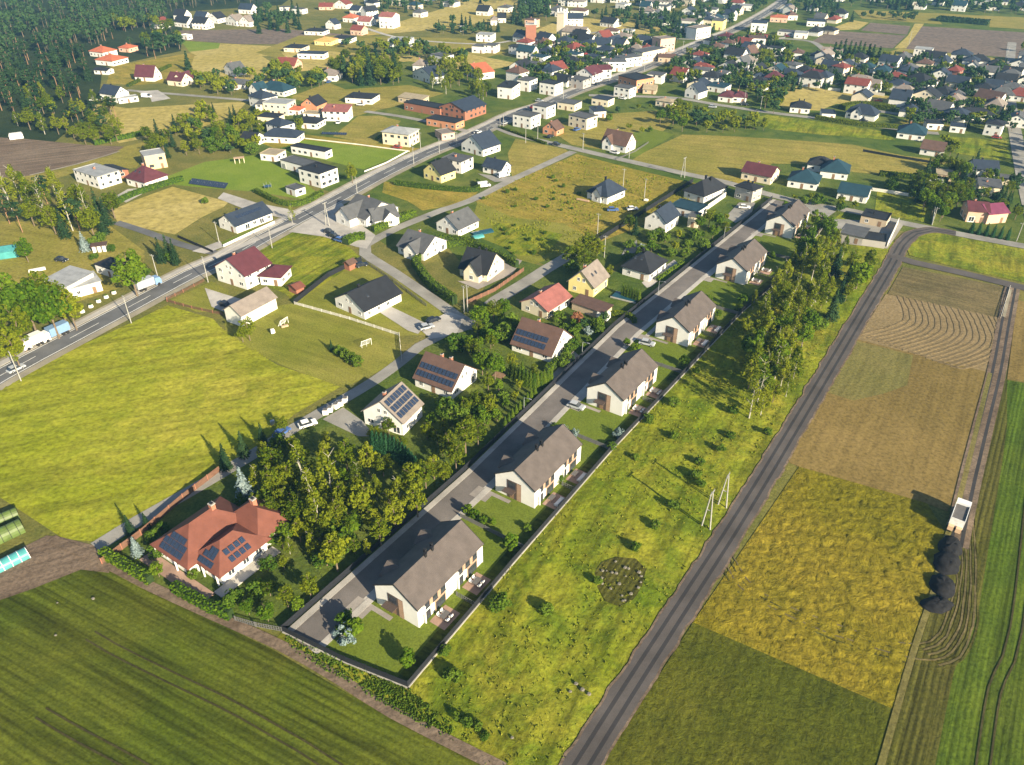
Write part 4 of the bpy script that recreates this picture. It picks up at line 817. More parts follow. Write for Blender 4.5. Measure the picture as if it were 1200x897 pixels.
for row in TOWN.replace('\n','|').split('|'):
    t=row.split(); a=(float(t[0]),float(t[1])); b=(float(t[2]),float(t[3])); D,h,rs=map(float,t[4:7]); typ,rd,wl,rf=t[7:11]
    o=H(a,b,D,h,rs,typ,rd,wl,rf,None,over=.45,chim=1 if typ!='F' else 0,detail=False,group='houses of the town'); ALLH.append((o,(a[0]+b[0])/2,(a[1]+b[1])/2,h,typ,wl,rf))
# fill the far quarters with more houses, checked against the ones already standing
OCC=[(o.location.x,o.location.y,8.5) for o in bpy.data.objects if o.type=='EMPTY' and o.parent is None]
def free(x,y,r): return all((x-a)**2+(y-b)**2>(r+c)**2 for a,b,c in OCC)
def near_line(x,y,line,w): return any(math.hypot(x-p[0],y-p[1])<w for p in line)
MS=smoothline(MAIN,4)
FZ=[([(430,-14),(600,-16),(700,-14),(740,2),(640,18),(600,4),(520,-2),(440,8)],22),([(735,-12),(880,-12),(900,0),(870,26),(820,44),(760,30),(730,10)],34),([(930,-12),(1230,-10),(1240,16),(1110,14),(1000,6),(940,2)],26),([(905,12),(960,8),(985,24),(960,44),(905,42)],9),([(1060,64),(1230,84),(1230,158),(1060,140)],34),([(600,50),(735,40),(770,60),(700,96),(610,112)],20),([(790,50),(900,50),(920,105),(800,105)],26),([(905,62),(985,72),(1060,76),(1060,108),(910,104)],12),([(470,0),(560,-4),(600,8),(560,30),(480,34)],0),([(420,0),(480,6),(470,30),(425,28)],5),([(985,108),(1055,112),(1050,128),(985,122)],3),([(290,120),(340,145),(345,170),(300,165)],5)]
for pl,n in FZ:
    k=0; tr=0; xs=[p[0] for p in pl]; ys=[p[1] for p in pl]
    while k<n and tr<600:
        tr+=1; x=R.uniform(min(xs),max(xs)); y=R.uniform(min(ys),max(ys))
        if not inpoly(x,y,pl): continue
        X,Y=G(x,y)
        if not free(X,Y,6.2) or near_line(X,Y,MS,13): continue
        an=math.radians(-35+R.choice([0,0,90])+R.uniform(-6,6)); 
        if abs(math.degrees(an))>60: an=math.radians(R.uniform(30,50))
        w=R.uniform(9.5,14); q=PX(X+w*math.cos(an),Y+w*math.sin(an)); typ=R.choice('GGHHHF'); wl=R.choice('wwwwwwwcc'); rf=R.choice('kkkkuuuugbmtrn' if typ!='F' else 'kgGg'); h=R.choice([3,3.2,4,5.4])
        o=H((x,y),q,R.uniform(8,11),h,R.uniform(2.4,4) if typ!='F' else .3,typ,R.choice('ad'),wl,rf,None,over=.45,chim=1 if typ!='F' else 0,detail=False,group='houses of the town')
        OCC.append((o.location.x,o.location.y,8.5)); ALLH.append((o,x,y,h,typ,wl,rf)); k+=1
ORDW=['leftmost','second','third','fourth','fifth','sixth','seventh','eighth','ninth','tenth','eleventh','twelfth']
def rank_labels(items,fmt):
    g={}
    for o,x,key in items: g.setdefault(key,[]).append((x,o))
    for key,l in g.items():
        l.sort(key=lambda t:t[0]); n=len(l)
        for i,(x,o) in enumerate(l):
            if n==1: o['label']=key
            elif i==0: o['label']='leftmost '+key
            elif i==n-1: o['label']='rightmost '+key
            else: o['label']=key+', '+ORDW[min(i,11)]+' from left'
            o['label']=' '.join(o['label'].split()[:16])
ALLH.sort(key=lambda t:-(t[2]+150)*t[0]['footprint'][0]*(1+t[3]/6))
far_h=ALLH[215:]; ALLH=ALLH[:215]; bpy.context.view_layer.update()
mh=MB()
for t in far_h:
    r_=t[0]
    for c in list(r_.children):
        mw=r_.matrix_basis@c.matrix_basis; me=c.data; o_=len(mh.v); mh.v+=[tuple(mw@v.co) for v in me.vertices]; mi=[mh.mat(m_.name) for m_ in me.materials]
        for p in me.polygons: mh.f.append(tuple(o_+k for k in p.vertices)); mh.mi.append(mi[p.material_index])
        bpy.data.objects.remove(c)
    bpy.data.objects.remove(r_)
tag(mh.build('distant_houses'),'mass of the smallest pale houses with dark roofs in the farthest quarters','houses',None,'stuff')
it=[]
for o,x,y,h,typ,wl,rf in ALLH:
    sz='two-storey ' if h>4.6 else ''
    it.append((o,x,f'{sz}{WN[wl]} house with {RN[rf]} {TN[typ]} roof {dist(x,y)}')); o['category']='house'
rank_labels(it,None)
# church tower and brick tower
def church():
    x,y=G(658,46); r=empty('church',x,y,0,math.radians(-30),1,'cream church with tall pale square bell tower','church')
    m=MB(); m.box(-3,-3,0,3,3,19,'wall_cream'); m.box(-3.3,-3.3,19,3.3,3.3,19.6,'wall_white'); 
    for q in (-2.6,2.6):
        for p in (-2.6,2.6): m.box(q-.5,p-.5,19.6,q+.5,p+.5,22,'wall_white')
    m.build('bell_tower',r); m=MB(); m.extr([(-6,0),(6,0),(6,7),(0,10),(-6,7)],3.01,22,'x','wall_cream'); m.build('nave',r); m=MB(); m.extr([(-6.6,6.75),(0,10.1),(6.6,6.75),(6.6,7),(0,10.5),(-6.6,7)],3.01,22.5,'x','roof_taupe'); m.build('roof',r)
    for x_ in (7,11,15,19): inst('window',WIN1D,r,(x_,-6,4),0,(1.2,1,3))
church()
x,y=G(622,50); r=empty('water_tower',x,y,0,0,1,'square red brick tower with a white cap near the church','tower'); m=MB(); m.box(-4,-4,0,4,4,13,'wall_brick'); m.build('shaft',r); m=MB(); m.box(-4.2,-4.2,13,4.2,4.2,13.5,'concrete'); m.tube((3,-3,13.5),(3,-3,17),.8,.8,'wall_white',8); m.build('cap',r)
# ---------------------------------------------------------------- trees: prototypes normalised to 10 m
def rnd_unit(r):
    while True:
        v=Vector((r.uniform(-1,1),r.uniform(-1,1),r.uniform(-1,1)))
        if .05<v.length<1: return v.normalized()
def crown_round(seed,rx,rz,zc,ncl,leaf,per,mat,clr=.3,sq=1.,low=False):
    r=random.Random(seed); m=MB(); cl=[]
    for k in range(ncl):
        u=rnd_unit(r); rad=r.uniform(.35,1.0)**.6*r.uniform(.82,1.1)
        c=Vector((u.x*rx*rad,u.y*rx*rad,zc+u.z*rz*rad)); 
        if u.z<-.55: c.z+=rz*.25
        cl.append((c,rx*clr*r.uniform(.7,1.3)))
    for c,cr in cl:
        for k in range(per):
            u=rnd_unit(r); p=c+Vector((u.x*cr,u.y*cr,u.z*cr*sq*.8)); n=(u*1.2+rnd_unit(r)*.9+Vector((0,0,.35)))
            m.quad(p,n,leaf*r.uniform(.6,1.3),mat,r)
    return m.mesh('crown')
def trunk_mesh(seed,h,r0,mat,limbs,spread,lean=0):
    r=random.Random(seed); m=MB(); p=Vector((0,0,-.1)); q=None; n=5
    for k in range(n):
        z=(k+1)/n*h; q=Vector((lean*z/h+r.uniform(-.08,.08)*k,r.uniform(-.08,.08)*k,z)); m.tube(p,q,r0*(1-k/n*.8),r0*(1-(k+1)/n*.8),mat,6)
        if k>=1:
            for j in range(limbs):
                a=r.uniform(0,6.28); e=q+Vector((math.cos(a)*spread*r.uniform(.5,1),math.sin(a)*spread*r.uniform(.5,1),r.uniform(.6,1.7))); m.tube(q,e,r0*.35,r0*.1,mat,4)
        p=q
    return m.mesh('trunk')
def crown_cone(seed,r0,z0,z1,tiers,per,leaf,mat,power=1.,jag=.25):
    r=random.Random(seed); m=MB()
    for t in range(tiers):
        f=t/(tiers-1); z=z0+(z1-z0)*f; rr=r0*(1-f)**power+.12
        nb=max(4,int(10*(1-f)+4)); a0=r.random()*6
        for b in range(nb):
            a=a0+b*6.28/nb+r.uniform(-.15,.15); L_=rr*r.uniform(1-jag,1+jag*.5)
            for k in range(max(2,int(per*(L_/r0)+1))):
                s=r.uniform(.15,1); p=Vector((math.cos(a)*L_*s,math.sin(a)*L_*s,z-.28*L_*s*s+r.uniform(-.15,.15)))+rnd_unit(r)*.12
                m.quad(p,Vector((math.cos(a)*.6,math.sin(a)*.6,1))+rnd_unit(r)*.5,leaf*r.uniform(.7,1.3),mat,r)
    return m.mesh('crown')
def crown_birch(seed,mat,leaf=.34,per=34,ncl=34,rx=1.9):
    r=random.Random(seed); m=MB()
    for k in range(ncl):
        f=(k+.5)/ncl; z=2.6+7.2*f; rr=rx*math.sin(PI*min(1,.18+.82*f)**.8)*r.uniform(.5,1.1)
        a=r.random()*6.28; c=Vector((math.cos(a)*rr,math.sin(a)*rr,z))
        for j in range(per):
            u=rnd_unit(r); p=c+Vector((u.x*.55,u.y*.55,u.z*.8)); m.quad(p,u+rnd_unit(r)*.8,leaf*r.uniform(.6,1.2),mat,r)
    return m.mesh('crown')
def crown_pine(seed,mat,leaf=.42,ncl=26,per=30,rx=2.1,zc=7.6):
    r=random.Random(seed); m=MB()
    for k in range(ncl):
        u=rnd_unit(r); c=Vector((u.x*rx*r.uniform(.5,1),u.y*rx*r.uniform(.5,1),zc+u.z*2.1))
        for j in range(per):
            v=rnd_unit(r); p=c+Vector((v.x*.8,v.y*.8,abs(v.z)*.35)); m.quad(p,Vector((v.x*.5,v.y*.5,1))+rnd_unit(r)*.6,leaf*r.uniform(.6,1.2),mat,r)
    return m.mesh('crown')
PROTO={}
def proto(kind,name,crown,trunk): PROTO.setdefault(kind,[]).append((name,crown,trunk))
for s in range(4): proto('oak','leafy_tree',crown_round(s,3.,3.4,6.0,52,.36,36,'lf_oak',.24),trunk_mesh(s,7.5,.24,'bark',2,1.6))
for s in range(3): proto('light','leafy_tree',crown_round(s+20,2.5,3.7,5.9,50,.33,36,'lf_birch',.24),trunk_mesh(s+9,8,.2,'bark',2,1.4))
for s in range(3): proto('bright','leafy_tree',crown_round(s+30,2.9,3.4,6.0,40,.40,46,'lf_bright'),trunk_mesh(s+9,8,.2,'bark',2,1.4))
for s in range(4): proto('birch','birch_tree',crown_birch(s+40,'lf_birch'),trunk_mesh(s+40,9.4,.15,'bark_birch',2,1.2,.3))
for s in range(2): proto('sparse','birch_tree',crown_birch(s+50,'lf_birch',.3,20,30,2.1),trunk_mesh(s+50,9.6,.15,'bark_birch',3,1.3,.25))
for s in range(3): proto('pine','pine_tree',crown_pine(s+60,'lf_pine'),trunk_mesh(s+60,8.6,.17,'bark_pine',1,1.2))
for s in range(3): proto('spruce','spruce_tree',crown_cone(s+70,2.3,.8,9.9,24,7,.42,'lf_spruce',.9),trunk_mesh(s+70,9.5,.18,'bark',0,1))
proto('blue','blue_spruce',crown_cone(81,3.1,.4,9.9,22,8,.5,'lf_blue',.85),trunk_mesh(81,9.5,.2,'bark',0,1))
for s in range(2): proto('thuja','thuja_tree',crown_cone(s+84,1.6,.2,9.9,26,6,.4,'lf_thuja',.55,.12),trunk_mesh(s+84,8,.12,'bark',0,1))
for s in range(2): proto('dthuja','thuja_tree',crown_cone(s+88,1.9,.2,9.9,26,6,.42,'lf_dthuja',.6,.12),trunk_mesh(s+88,8,.12,'bark',0,1))
for s in range(3): proto('bush','shrub',crown_round(s+90,4.4,4.2,4.6,30,.8,34,'lf_bush',.34),trunk_mesh(s+90,5,.3,'bark',3,2.5))
for s in range(2): proto('gtree','young_tree',crown_round(s+97,3.2,3.8,5.6,34,.75,34,'lf_bright',.32),trunk_mesh(s+95,6,.25,'bark',3,2.))
proto('redbush','shrub',crown_round(95,4.4,4.2,4.6,30,.8,34,'lf_red',.34),trunk_mesh(95,5,.3,'bark',3,2.5))
proto('silver','shrub',crown_round(96,4.2,4.4,4.6,26,.8,26,'lf_blue',.34),trunk_mesh(96,5,.3,'bark',3,2.5))
for s in range(3): proto('far','leafy_tree',crown_round(s+100,3.2,3.4,5.8,22,1.0,16,'lf_far'),trunk_mesh(s+100,5,.3,'bark',0,1))
for s in range(2): proto('farpine','conifer_tree',crown_cone(s+110,2.4,.6,9.9,12,4,1.0,'lf_spruce',.8),trunk_mesh(s+110,9,.2,'bark',0,1))
KN={'oak':'dark green leafy tree','light':'light green leafy tree','bright':'bright green leafy tree','birch':'slender yellow-green birch','sparse':'white-trunked sparse birch','pine':'tall pine','spruce':'dark pointed spruce','blue':'silvery blue spruce',
 'thuja':'green columnar thuja','dthuja':'dark teal thuja','bush':'low green shrub','gtree':'young light green tree','redbush':'reddish shrub','silver':'silvery shrub','far':'dark leafy tree','farpine':'dark pointed conifer'}
TREES=[]; SPEC=[]
def tree(x,y,h,kind,label=None,group=None,zc=.5,where=None,world=False,rnd=R):
    X,Y=(x,y) if world else G(x,y,h*zc)
    SPEC.append((X,Y,h,kind,label,group,where))
def real_tree(X,Y,h,kind,label,group,where,rnd=R):
    nm,cr,tr=rnd.choice(PROTO[kind]); s=h/10.
    cat='shrub' if 'shrub' in KN[kind] else 'tree'
    o=empty(nm,X,Y,0,rnd.random()*6.28,s,None,cat); o.scale=(s*rnd.uniform(.9,1.12),s*rnd.uniform(.9,1.12),s)
    inst('crown',cr,o); inst('trunk',tr,o)
    lb=label or f'{KN[kind]} {where}'
    o['label']=lb; px=PX(X,Y)
    if not label: o['group']=f'{KN[kind]}s {where}'
    if group: o['group']=group
    TREES.append((o,px)); return o
def stand(pts,where,rnd=R):
    for t in pts: tree(t[0],t[1],t[2],t[3],where=where,rnd=rnd)
def scatter(poly,n,kinds,h0,h1,where,gap=3.,avoid=True,rnd=R):
    xs=[p[0] for p in poly]; ys=[p[1] for p in poly]; k=0;tr=0; mine=[]
    while k<n and tr<n*40:
        tr+=1; x=rnd.uniform(min(xs),max(xs)); y=rnd.uniform(min(ys),max(ys))
        if not inpoly(x,y,poly): continue
        X,Y=G(x,y)
        if avoid and (not free(X,Y,-1.2) or near_line(X,Y,MS,6)): continue
        if any((X-a)**2+(Y-b)**2<gap*gap for a,b in mine): continue
        mine.append((X,Y)); tree(X,Y,rnd.uniform(h0,h1),rnd.choice(kinds),where=where,world=True,rnd=rnd); k+=1
for o in bpy.data.objects:
    if o.type=='EMPTY' and o.parent is None and (o.location.x,o.location.y,8.5) not in OCC: OCC.append((o.location.x,o.location.y,7.5))
# wood left of the estate street (crown centres as seen)
w1=[(300,560,6.6,'birch'),(318,540,8.3,'light'),(335,562,8.2,'light'),(352,545,12.0,'birch'),(362,572,9.8,'birch'),(345,598,8.3,'oak'),(380,532,7.5,'light'),(385,560,13.0,'birch'),(400,582,8.2,'light'),(405,535,9.2,'light'),(418,556,6.8,'birch'),(425,588,10.0,'light'),(372,618,7.4,'oak'),(350,622,6.4,'light'),(440,572,6.8,'birch'),(430,537,9.0,'light'),(448,545,6.6,'oak'),(482,566,10.1,'light'),(498,556,8.2,'light'),(488,588,9.0,'light'),(326,520,5.7,'bush'),(308,530,6.4,'light'),(526,520,7.5,'light'),(545,513,10.0,'light'),(560,508,7.4,'light'),(534,536,8.3,'light'),(508,548,6.8,'light'),(392,648,10.0,'light'),(362,688,6.6,'light'),(445,625,7.4,'light'),(430,642,4.5,'birch'),(462,603,9.0,'light'),(410,612,6.6,'oak'),(395,605,8.3,'light'),(338,640,4.5,'birch'),(315,600,7.0,'oak'),(330,585,6.6,'light'),(455,588,6.4,'light'),(415,640,4.5,'light'),(312,718,5.0,'bright'),(290,712,4.1,'bright'),(335,700,5.5,'light'),(348,708,3.8,'bright'),(372,600,11.0,'birch'),(436,610,6.6,'light'),(468,578,8.3,'birch'),(520,555,6.0,'oak'),(318,565,9.0,'light'),(300,590,5.7,'light'),(365,640,6.4,'birch'),(382,515,4.5,'light'),(345,525,7.0,'light')]
stand(w1,'in the wood between red villa and estate street')
for k in range(12): t=k/11.; tree(437+50*t+3*math.sin(t*3),517+30*t-6*math.sin(PI*t),6,'dthuja',where='in the dark thuja row below the solar-roofed white house')
for x,y in ((455,500),(438,508),(470,520),(500,505),(512,512)): tree(x,y,5,'oak',where='around the white house with solar roof')
stand([(522,478,6,'bush'),(545,478,6,'light'),(560,470,7,'oak'),(562,372,8,'bright'),(578,364,8,'oak'),(590,362,7,'bright'),(555,410,7,'oak'),(565,425,8,'bright'),(580,430,8,'bright'),(572,448,6,'light'),(575,400,5,'oak'),(590,388,6,'bush'),(535,400,6,'bush'),(530,485,5,'bush'),(575,475,7,'light'),(520,500,5,'light'),(600,425,6,'light'),(612,435,6,'thuja'),(560,385,6,'light')],'in the garden between the brown-roofed solar houses')
for k in range(13): t=k/12.; tree(598+48*t,432+6*t+10*math.sin(t*3),5,'thuja',where='in the thuja row below the steep brown-roofed house')
for k in range(9): t=k/8.; tree(592+35*t,496-38*t,4,'thuja',where='in the thuja row along the estate street fence')
stand([(645,395,3,'redbush'),(660,385,4,'bush'),(672,390,4,'bush'),(683,380,4,'light'),(690,388,3,'silver'),(700,378,4,'bush'),(655,370,4,'bush'),(676,372,4,'redbush'),(668,405,3,'bush'),(709,372,4,'light'),(660,425,3,'bush'),(672,420,3,'spruce')],'in the garden right of the pink-roofed bungalow')
stand([(668,300,8,'oak'),(678,294,9,'light'),(690,288,10,'oak'),(700,292,9,'light'),(684,305,8,'oak'),(672,312,5,'bush'),(714,318,5,'light'),(695,305,6,'oak')],'in the clump behind the yellow gabled house')
for k in range(7): tree(730+3.2*k,340+1.2*k,4.5,'thuja',where='in the short thuja row below the black hip roof')
stand([(745,265,7,'spruce'),(738,262,7,'oak'),(765,275,4,'bush'),(780,278,4,'bush'),(795,275,4,'bright'),(805,285,4,'bush'),(820,262,7,'bright'),(832,255,8,'oak'),(842,260,7,'bright'),(850,268,6,'oak'),(815,275,5,'bush'),(836,272,6,'bright'),(825,285,5,'bush'),(752,290,3,'silver'),(735,300,4,'bush'),(770,290,3,'bush'),(790,295,3,'bush')],'in the garden beside the upper estate street')
# right-hand wood
w2=[(943,307,11.4,'birch'),(960,335,11.4,'birch'),(982,307,10.1,'spruce'),(1000,308,8.8,'light'),(1020,305,7.9,'light'),(987,338,8.6,'spruce'),(978,357,9.7,'spruce'),(960,295,10.6,'birch'),(933,343,8.6,'birch'),(910,333,9.7,'birch'),(897,360,9.7,'birch'),(884,352,6.5,'birch'),(900,385,10.6,'birch'),(917,373,10.6,'birch'),(880,402,8.6,'birch'),(910,410,10.6,'birch'),(927,410,9.7,'birch'),(943,392,8.6,'bright'),(946,377,7.0,'birch'),(933,428,10.6,'birch'),(900,430,8.6,'birch'),(892,450,13.2,'sparse'),(918,440,8.8,'birch'),(973,270,7.9,'bright'),(980,285,9.7,'birch'),(885,425,11.4,'birch'),(950,275,7.2,'bright'),(962,262,8.8,'bright'),(942,290,8.8,'bright'),(930,305,7.2,'birch'),(922,320,8.8,'birch'),(1003,330,7.0,'light'),(1010,318,5.8,'light'),(953,355,10.6,'birch'),(938,360,10.6,'birch'),(990,290,7.9,'birch'),(996,320,7.9,'spruce'),(965,320,10.6,'birch'),(955,260,6.5,'light'),(940,272,7.9,'birch'),(892,385,8.8,'light'),(905,350,7.9,'birch'),(925,360,10.6,'birch'),(912,425,10.6,'birch'),(897,408,8.6,'birch'),(875,385,7.9,'light'),(955,310,11.4,'birch'),(972,340,8.6,'birch'),(930,390,9.7,'birch'),(895,470,8.8,'birch'),(908,460,6.5,'light'),(882,470,10.6,'sparse'),(924,452,7.0,'birch'),(960,378,5.0,'bush'),(880,440,8.8,'light')]
scatter([(890,370),(935,300),(965,262),(1000,290),(1015,325),(975,375),(945,400),(920,450),(885,470),(868,430)],34,['birch','bright','oak','light','gtree'],5,10,'in the wood between the new houses and the gravel track',3,False)
scatter([(500,500),(545,470),(640,440),(600,480),(560,515),(520,540)],22,['bush','gtree','light','bright'],2.5,5,'in the gardens left of the estate street',2.6)
scatter([(545,395),(600,372),(600,400),(585,440),(545,440)],12,['gtree','bright','bush'],3,6,'in the garden between the brown-roofed solar houses',3)
scatter([(640,395),(700,372),(722,378),(690,410),(660,425)],14,['bush','gtree','bush'],1.5,3.5,'in the garden right of the pink-roofed bungalow',2)
scatter([(735,290),(800,250),(860,255),(800,305),(755,320)],20,['bush','gtree','light'],2,4.5,'in the garden beside the upper estate street',3)
scatter([(270,600),(340,560),(420,560),(440,620),(380,680),(330,700),(300,640)],26,['bush','gtree','light','bright'],3,6,'in the wood between red villa and estate street',2.6,False)
stand(w2,'in the wood between the new houses and the gravel track')
# meadow bushes and lot plantings
for x,y,h in ((655,560,2.2),(745,640,2.),(640,713,2.2),(548,845,1.8),(745,535,1.6),(760,490,2.6),(790,510,2),(815,555,2.4),(822,565,2),(790,590,2.2),(768,615,2.),(845,525,2),(857,510,1.8),(860,480,2.4),(700,680,1.8),(530,790,2.4),(585,705,3.2),(820,540,2),(900,505,2),(790,470,2.6),(520,762,2.2),):
    tree(x,y,h*1.15,'bush',where='dotted over the meadow beside the new estate')
for x,y,h in ((640,710,2.4),(535,838,2.2),(560,850,2.2),(568,862,1.8)): tree(x,y,h*.8,'bush',where='at the lower meadow edge')
tree(404,744,4.2,'silver','silvery shrub at the left front corner of the new lots'); tree(412,738,4.6,'gtree','light green tree beside the silvery shrub in the front lot'); tree(403,727,3.8,'bush','dark shrub at the front driveway of the nearest new house')
tree(477,773,4.0,'gtree','small round garden tree at the front lot edge'); tree(599,637,4.0,'gtree','small tree at the back fence of the nearest new lot'); 
for x,y,h in ((547,598,2.6),(556,603,2.4),(566,610,2.2),(578,612,1.6)): tree(x,y,h*1.15,'gtree',where='beside the driveway of the second new house')
for x,y,h,k in ((650,500,2.4,'bush'),(660,503,2.6,'silver'),(672,508,2.8,'silver'),(724,507,3,'silver'),(717,522,2.4,'bush'),(613,700,.1,'bush'),(618,618,2.,'bush')):
    if h>1: tree(x,y,h,k,where='by the fence between second and third new lots')
for x,y,h in ((745,408,3),(735,402,2.4),(802,424,3.2),(815,435,2.4),(830,352,3),(870,352,4),(866,360,2.6),(842,368,2.5),(905,300,3),(885,312,2.6),(920,240,3),(955,250,3.),(772,395,.1)):
    if h>1: tree(x,y,h*1.1,'gtree',where='in the upper new lots')
# red villa garden
tree(158,640,4.6,'blue','silvery blue spruce at the hedge corner of the red villa'); tree(284,568,9,'blue','tall blue spruce behind the chimney of the red villa'); 
stand([(184,668,4,'bright'),(180,628,3.4,'bush'),(190,618,3,'bush'),(182,645,3.4,'bush'),(225,672,2.6,'bush'),(336,625,5,'bright'),(300,690,4,'bush'),(270,700,4,'bush'),(315,690,4,'oak'),(332,660,4,'light'),(170,610,4,'spruce'),(150,615,5,'spruce'),(262,535,7,'spruce'),(283,520,7,'spruce'),(306,508,6,'spruce'),(330,498,5,'oak')],'in the garden around the red villa')
# left roadside and birch grove
for t in ((8,352,17,'bright'),(32,362,18,'bright'),(58,366,17,'bright'),(20,385,15,'light'),(82,364,13,'light'),(153,320,16,'bright'),(-12,370,15,'bright'),(46,348,16,'light'),(15,410,12,'light'),(68,352,14,'light')): tree(*t[:4],where='in the roadside row left of the main road')
tree(28,293,9,'bright','bright green tree alone beside the blue shed'); tree(97,283,7,'blue','wide blue-green spruce beside the brick shed'); tree(412,203,9,'light','tall leafy tree at the main road opposite the modern villa'); tree(341,252,7,'sparse','thin young tree at the main road junction')
for x,y in ((186,293),(195,290),(203,295)): tree(x,y,9,'spruce',where='in the dark spruce trio by the main road'); 
tree(290,385,8,'light','loose pale green tree before the taupe-roofed white barn'); tree(283,392,5,'oak','dark shrubby tree left of the white barn'); tree(388,405,3.6,'spruce','dark conifer at the left end of the shrub row on the mown lot')
for x,y,h in ((397,410,3),(404,414,3.2),(411,418,3.4),(418,422,3.6)): tree(x,y,h,'bush',where='in the shrub row on the mown lot')
for t in ((8,230,15,'sparse'),(48,238,17,'sparse'),(30,225,15,'birch'),(78,248,15,'sparse'),(100,240,14,'sparse'),(18,215,14,'birch'),(62,218,14,'birch')): tree(*t[:4],where='in the birch grove at the left edge')
for x,y in ((5,245),(20,255),(35,250),(60,258),(72,240),(88,252),(112,238),(122,248),(130,240),(105,260),(50,222),(-10,240),(90,232),(72,262),(118,258),(0,230)): tree(x,y,R.uniform(10,13),R.choice(['pine','spruce','oak']),where='behind the birch grove at the left edge')
stand([(110,282,4,'bush'),(118,277,4,'bush'),(240,235,3,'bush'),(172,318,3,'bush'),(200,300,4,'bush'),(130,290,3,'bush'),(110,300,3,'bush')],'on the allotment left of the main road')
# pine forest block and copse, upper left
scatter([(-60,80),(60,62),(112,72),(116,100),(90,118),(30,130),(-60,135)],95,['pine','pine','pine','spruce'],11,15,'in the pine block at the left edge',4.2,False)
scatter([(10,118),(100,118),(148,140),(140,165),(60,160),(20,150)],42,['light','oak','birch','pine'],7,11,'in the mixed copse below the pine block',4,False)
for x,y in ((85,155),(95,150),(105,152),(115,150),(125,153),(135,156),(110,160),(98,160),(128,160)): tree(x,y,8,'oak',where='in the dark round clump beside the brown field')
scatter([(115,48),(130,20),(205,36),(215,60),(180,72),(150,62)],34,['oak','far','oak','pine'],9,13,'in the wood around the orange-roofed houses',6,False)
scatter([(60,20),(130,20),(120,60),(60,62),(-40,60),(-40,30)],34,['far','pine','far'],9,13,'before the great forest at the upper left',6,False)
stand([(219,72,12,'farpine'),(222,84,9,'farpine'),(183,152,10,'spruce'),(204,145,9,'spruce'),(205,152,6,'oak')],'standing apart in the fields below the forest')
scatter([(226,94),(300,88),(310,108),(260,114),(232,108)],22,['light','oak','bright'],6,9,'along the far left road',4)
scatter([(205,150),(240,132),(290,138),(300,160),(270,172),(225,168)],30,['oak','light','bright','spruce'],6,9,'in the gardens above the football lawn',4)
scatter([(240,160),(310,165),(300,185),(262,182),(205,185)],18,['oak','light','bush'],4,8,'in the gardens above the football lawn',4)
scatter([(175,165),(205,170),(205,185),(188,190),(172,180)],8,['oak','spruce'],7,9,'beside the peach-walled block',4)
scatter([(304,100),(320,80),(380,92),(385,100),(340,112)],30,['light','oak','bright'],7,10,'behind the teal-roofed house',4)
scatter([(378,96),(395,76),(430,70),(465,78),(470,100),(440,103),(400,98)],48,['oak','oak','farpine','light'],9,13,'in the wood left of the brick hall',4.5)
scatter([(505,112),(508,80),(540,76),(560,100),(575,120),(572,130),(545,108),(515,112)],26,['oak','light','birch'],8,12,'behind the brick hall',4)
scatter([(300,40),(300,14),(350,16),(352,38)],28,['far','farpine'],9,12,'in the dark wood among far left fields',7,False)
scatter([(395,64),(410,52),(520,60),(560,68),(540,76),(480,72)],30,['far','oak','far','light'],7,10,'in the belt across the far fields',5)
scatter([(505,40),(530,28),(575,32),(600,40),(560,42)],20,['far','farpine'],7,9,'beside the far white cottages',6)
scatter([(600,22),(612,4),(640,2),(645,24),(600,30)],34,['farpine','far'],11,14,'in the tall dark wood beyond the fields',6,False)
scatter([(690,22),(720,14),(790,20),(800,40),(770,38),(700,28)],34,['far','farpine'],8,10,'in the dark belt beyond the church',6)
scatter([(770,148),(790,128),(820,132),(824,152),(790,156)],12,['bright','bright','oak'],7,9,'in the bright clump below the dry field road',4)
scatter([(820,142),(848,136),(905,145),(912,158),(870,156),(824,158)],22,['oak','light','bright'],4,7,'in the thicket above the dry field',4)
scatter([(870,100),(905,90),(925,120),(905,135),(880,115)],20,['oak','far','bright'],6,9,'beside the street above the dry field',5)
for x,y in ((990,56),(996,58),(1001,60),(1007,58),(1012,60),(1018,62),(1023,63),(1030,65),(984,58),(978,60)): tree(x,y,11,'farpine',where='in the dark fir row before the ploughed fields')
scatter([(1030,12),(1060,0),(1085,4),(1080,14)],16,['farpine','far'],11,14,'in the dark wood beyond the ploughed fields',8,False)
scatter([(1000,20),(1075,18),(1070,26),(1000,22)],14,['far'],5,7,'in the hedge line beyond the ploughed fields',6,False)
scatter([(900,-8),(1230,-8),(1240,22),(1100,12),(1000,8),(930,18)],140,['far','far','far','farpine'],7,11,'in the far quarter beyond the fields',8)
scatter([(935,12),(985,10),(998,26),(960,26)],14,['far','farpine'],8,10,'by the distant road bend',7)
scatter([(740,-6),(905,-6),(895,20),(830,44),(760,44)],120,['far','far','farpine','far','far'],6,9,'among the houses at the far end of the road',8)
scatter([(600,96),(640,50),(740,44),(800,50),(700,95),(640,105)],150,['far','oak','farpine','far'],5,8,'among the houses behind the main road',4)
scatter([(770,98),(800,70),(880,40),(925,60),(925,105),(850,105),(800,100)],165,['far','oak','farpine','far'],5,9,'among the houses right of the main road',4)
scatter([(905,62),(985,72),(1060,72),(1060,112),(910,108)],80,['far','far','farpine','oak'],5,8,'in the far estate',4)
scatter([(1060,72),(1185,80),(1185,155),(1060,150)],140,['far','far','farpine','oak','far'],4,8,'in the right-hand estate',3.6)
scatter([(1196,60),(1250,60),(1250,260),(1205,200)],36,['oak','far','spruce'],6,10,'at the right edge of the photo',5)
scatter([(430,-6),(600,-14),(735,-10),(740,6),(640,0),(500,12),(440,20)],130,['far','far','far','farpine'],7,10,'among the farthest houses',8)
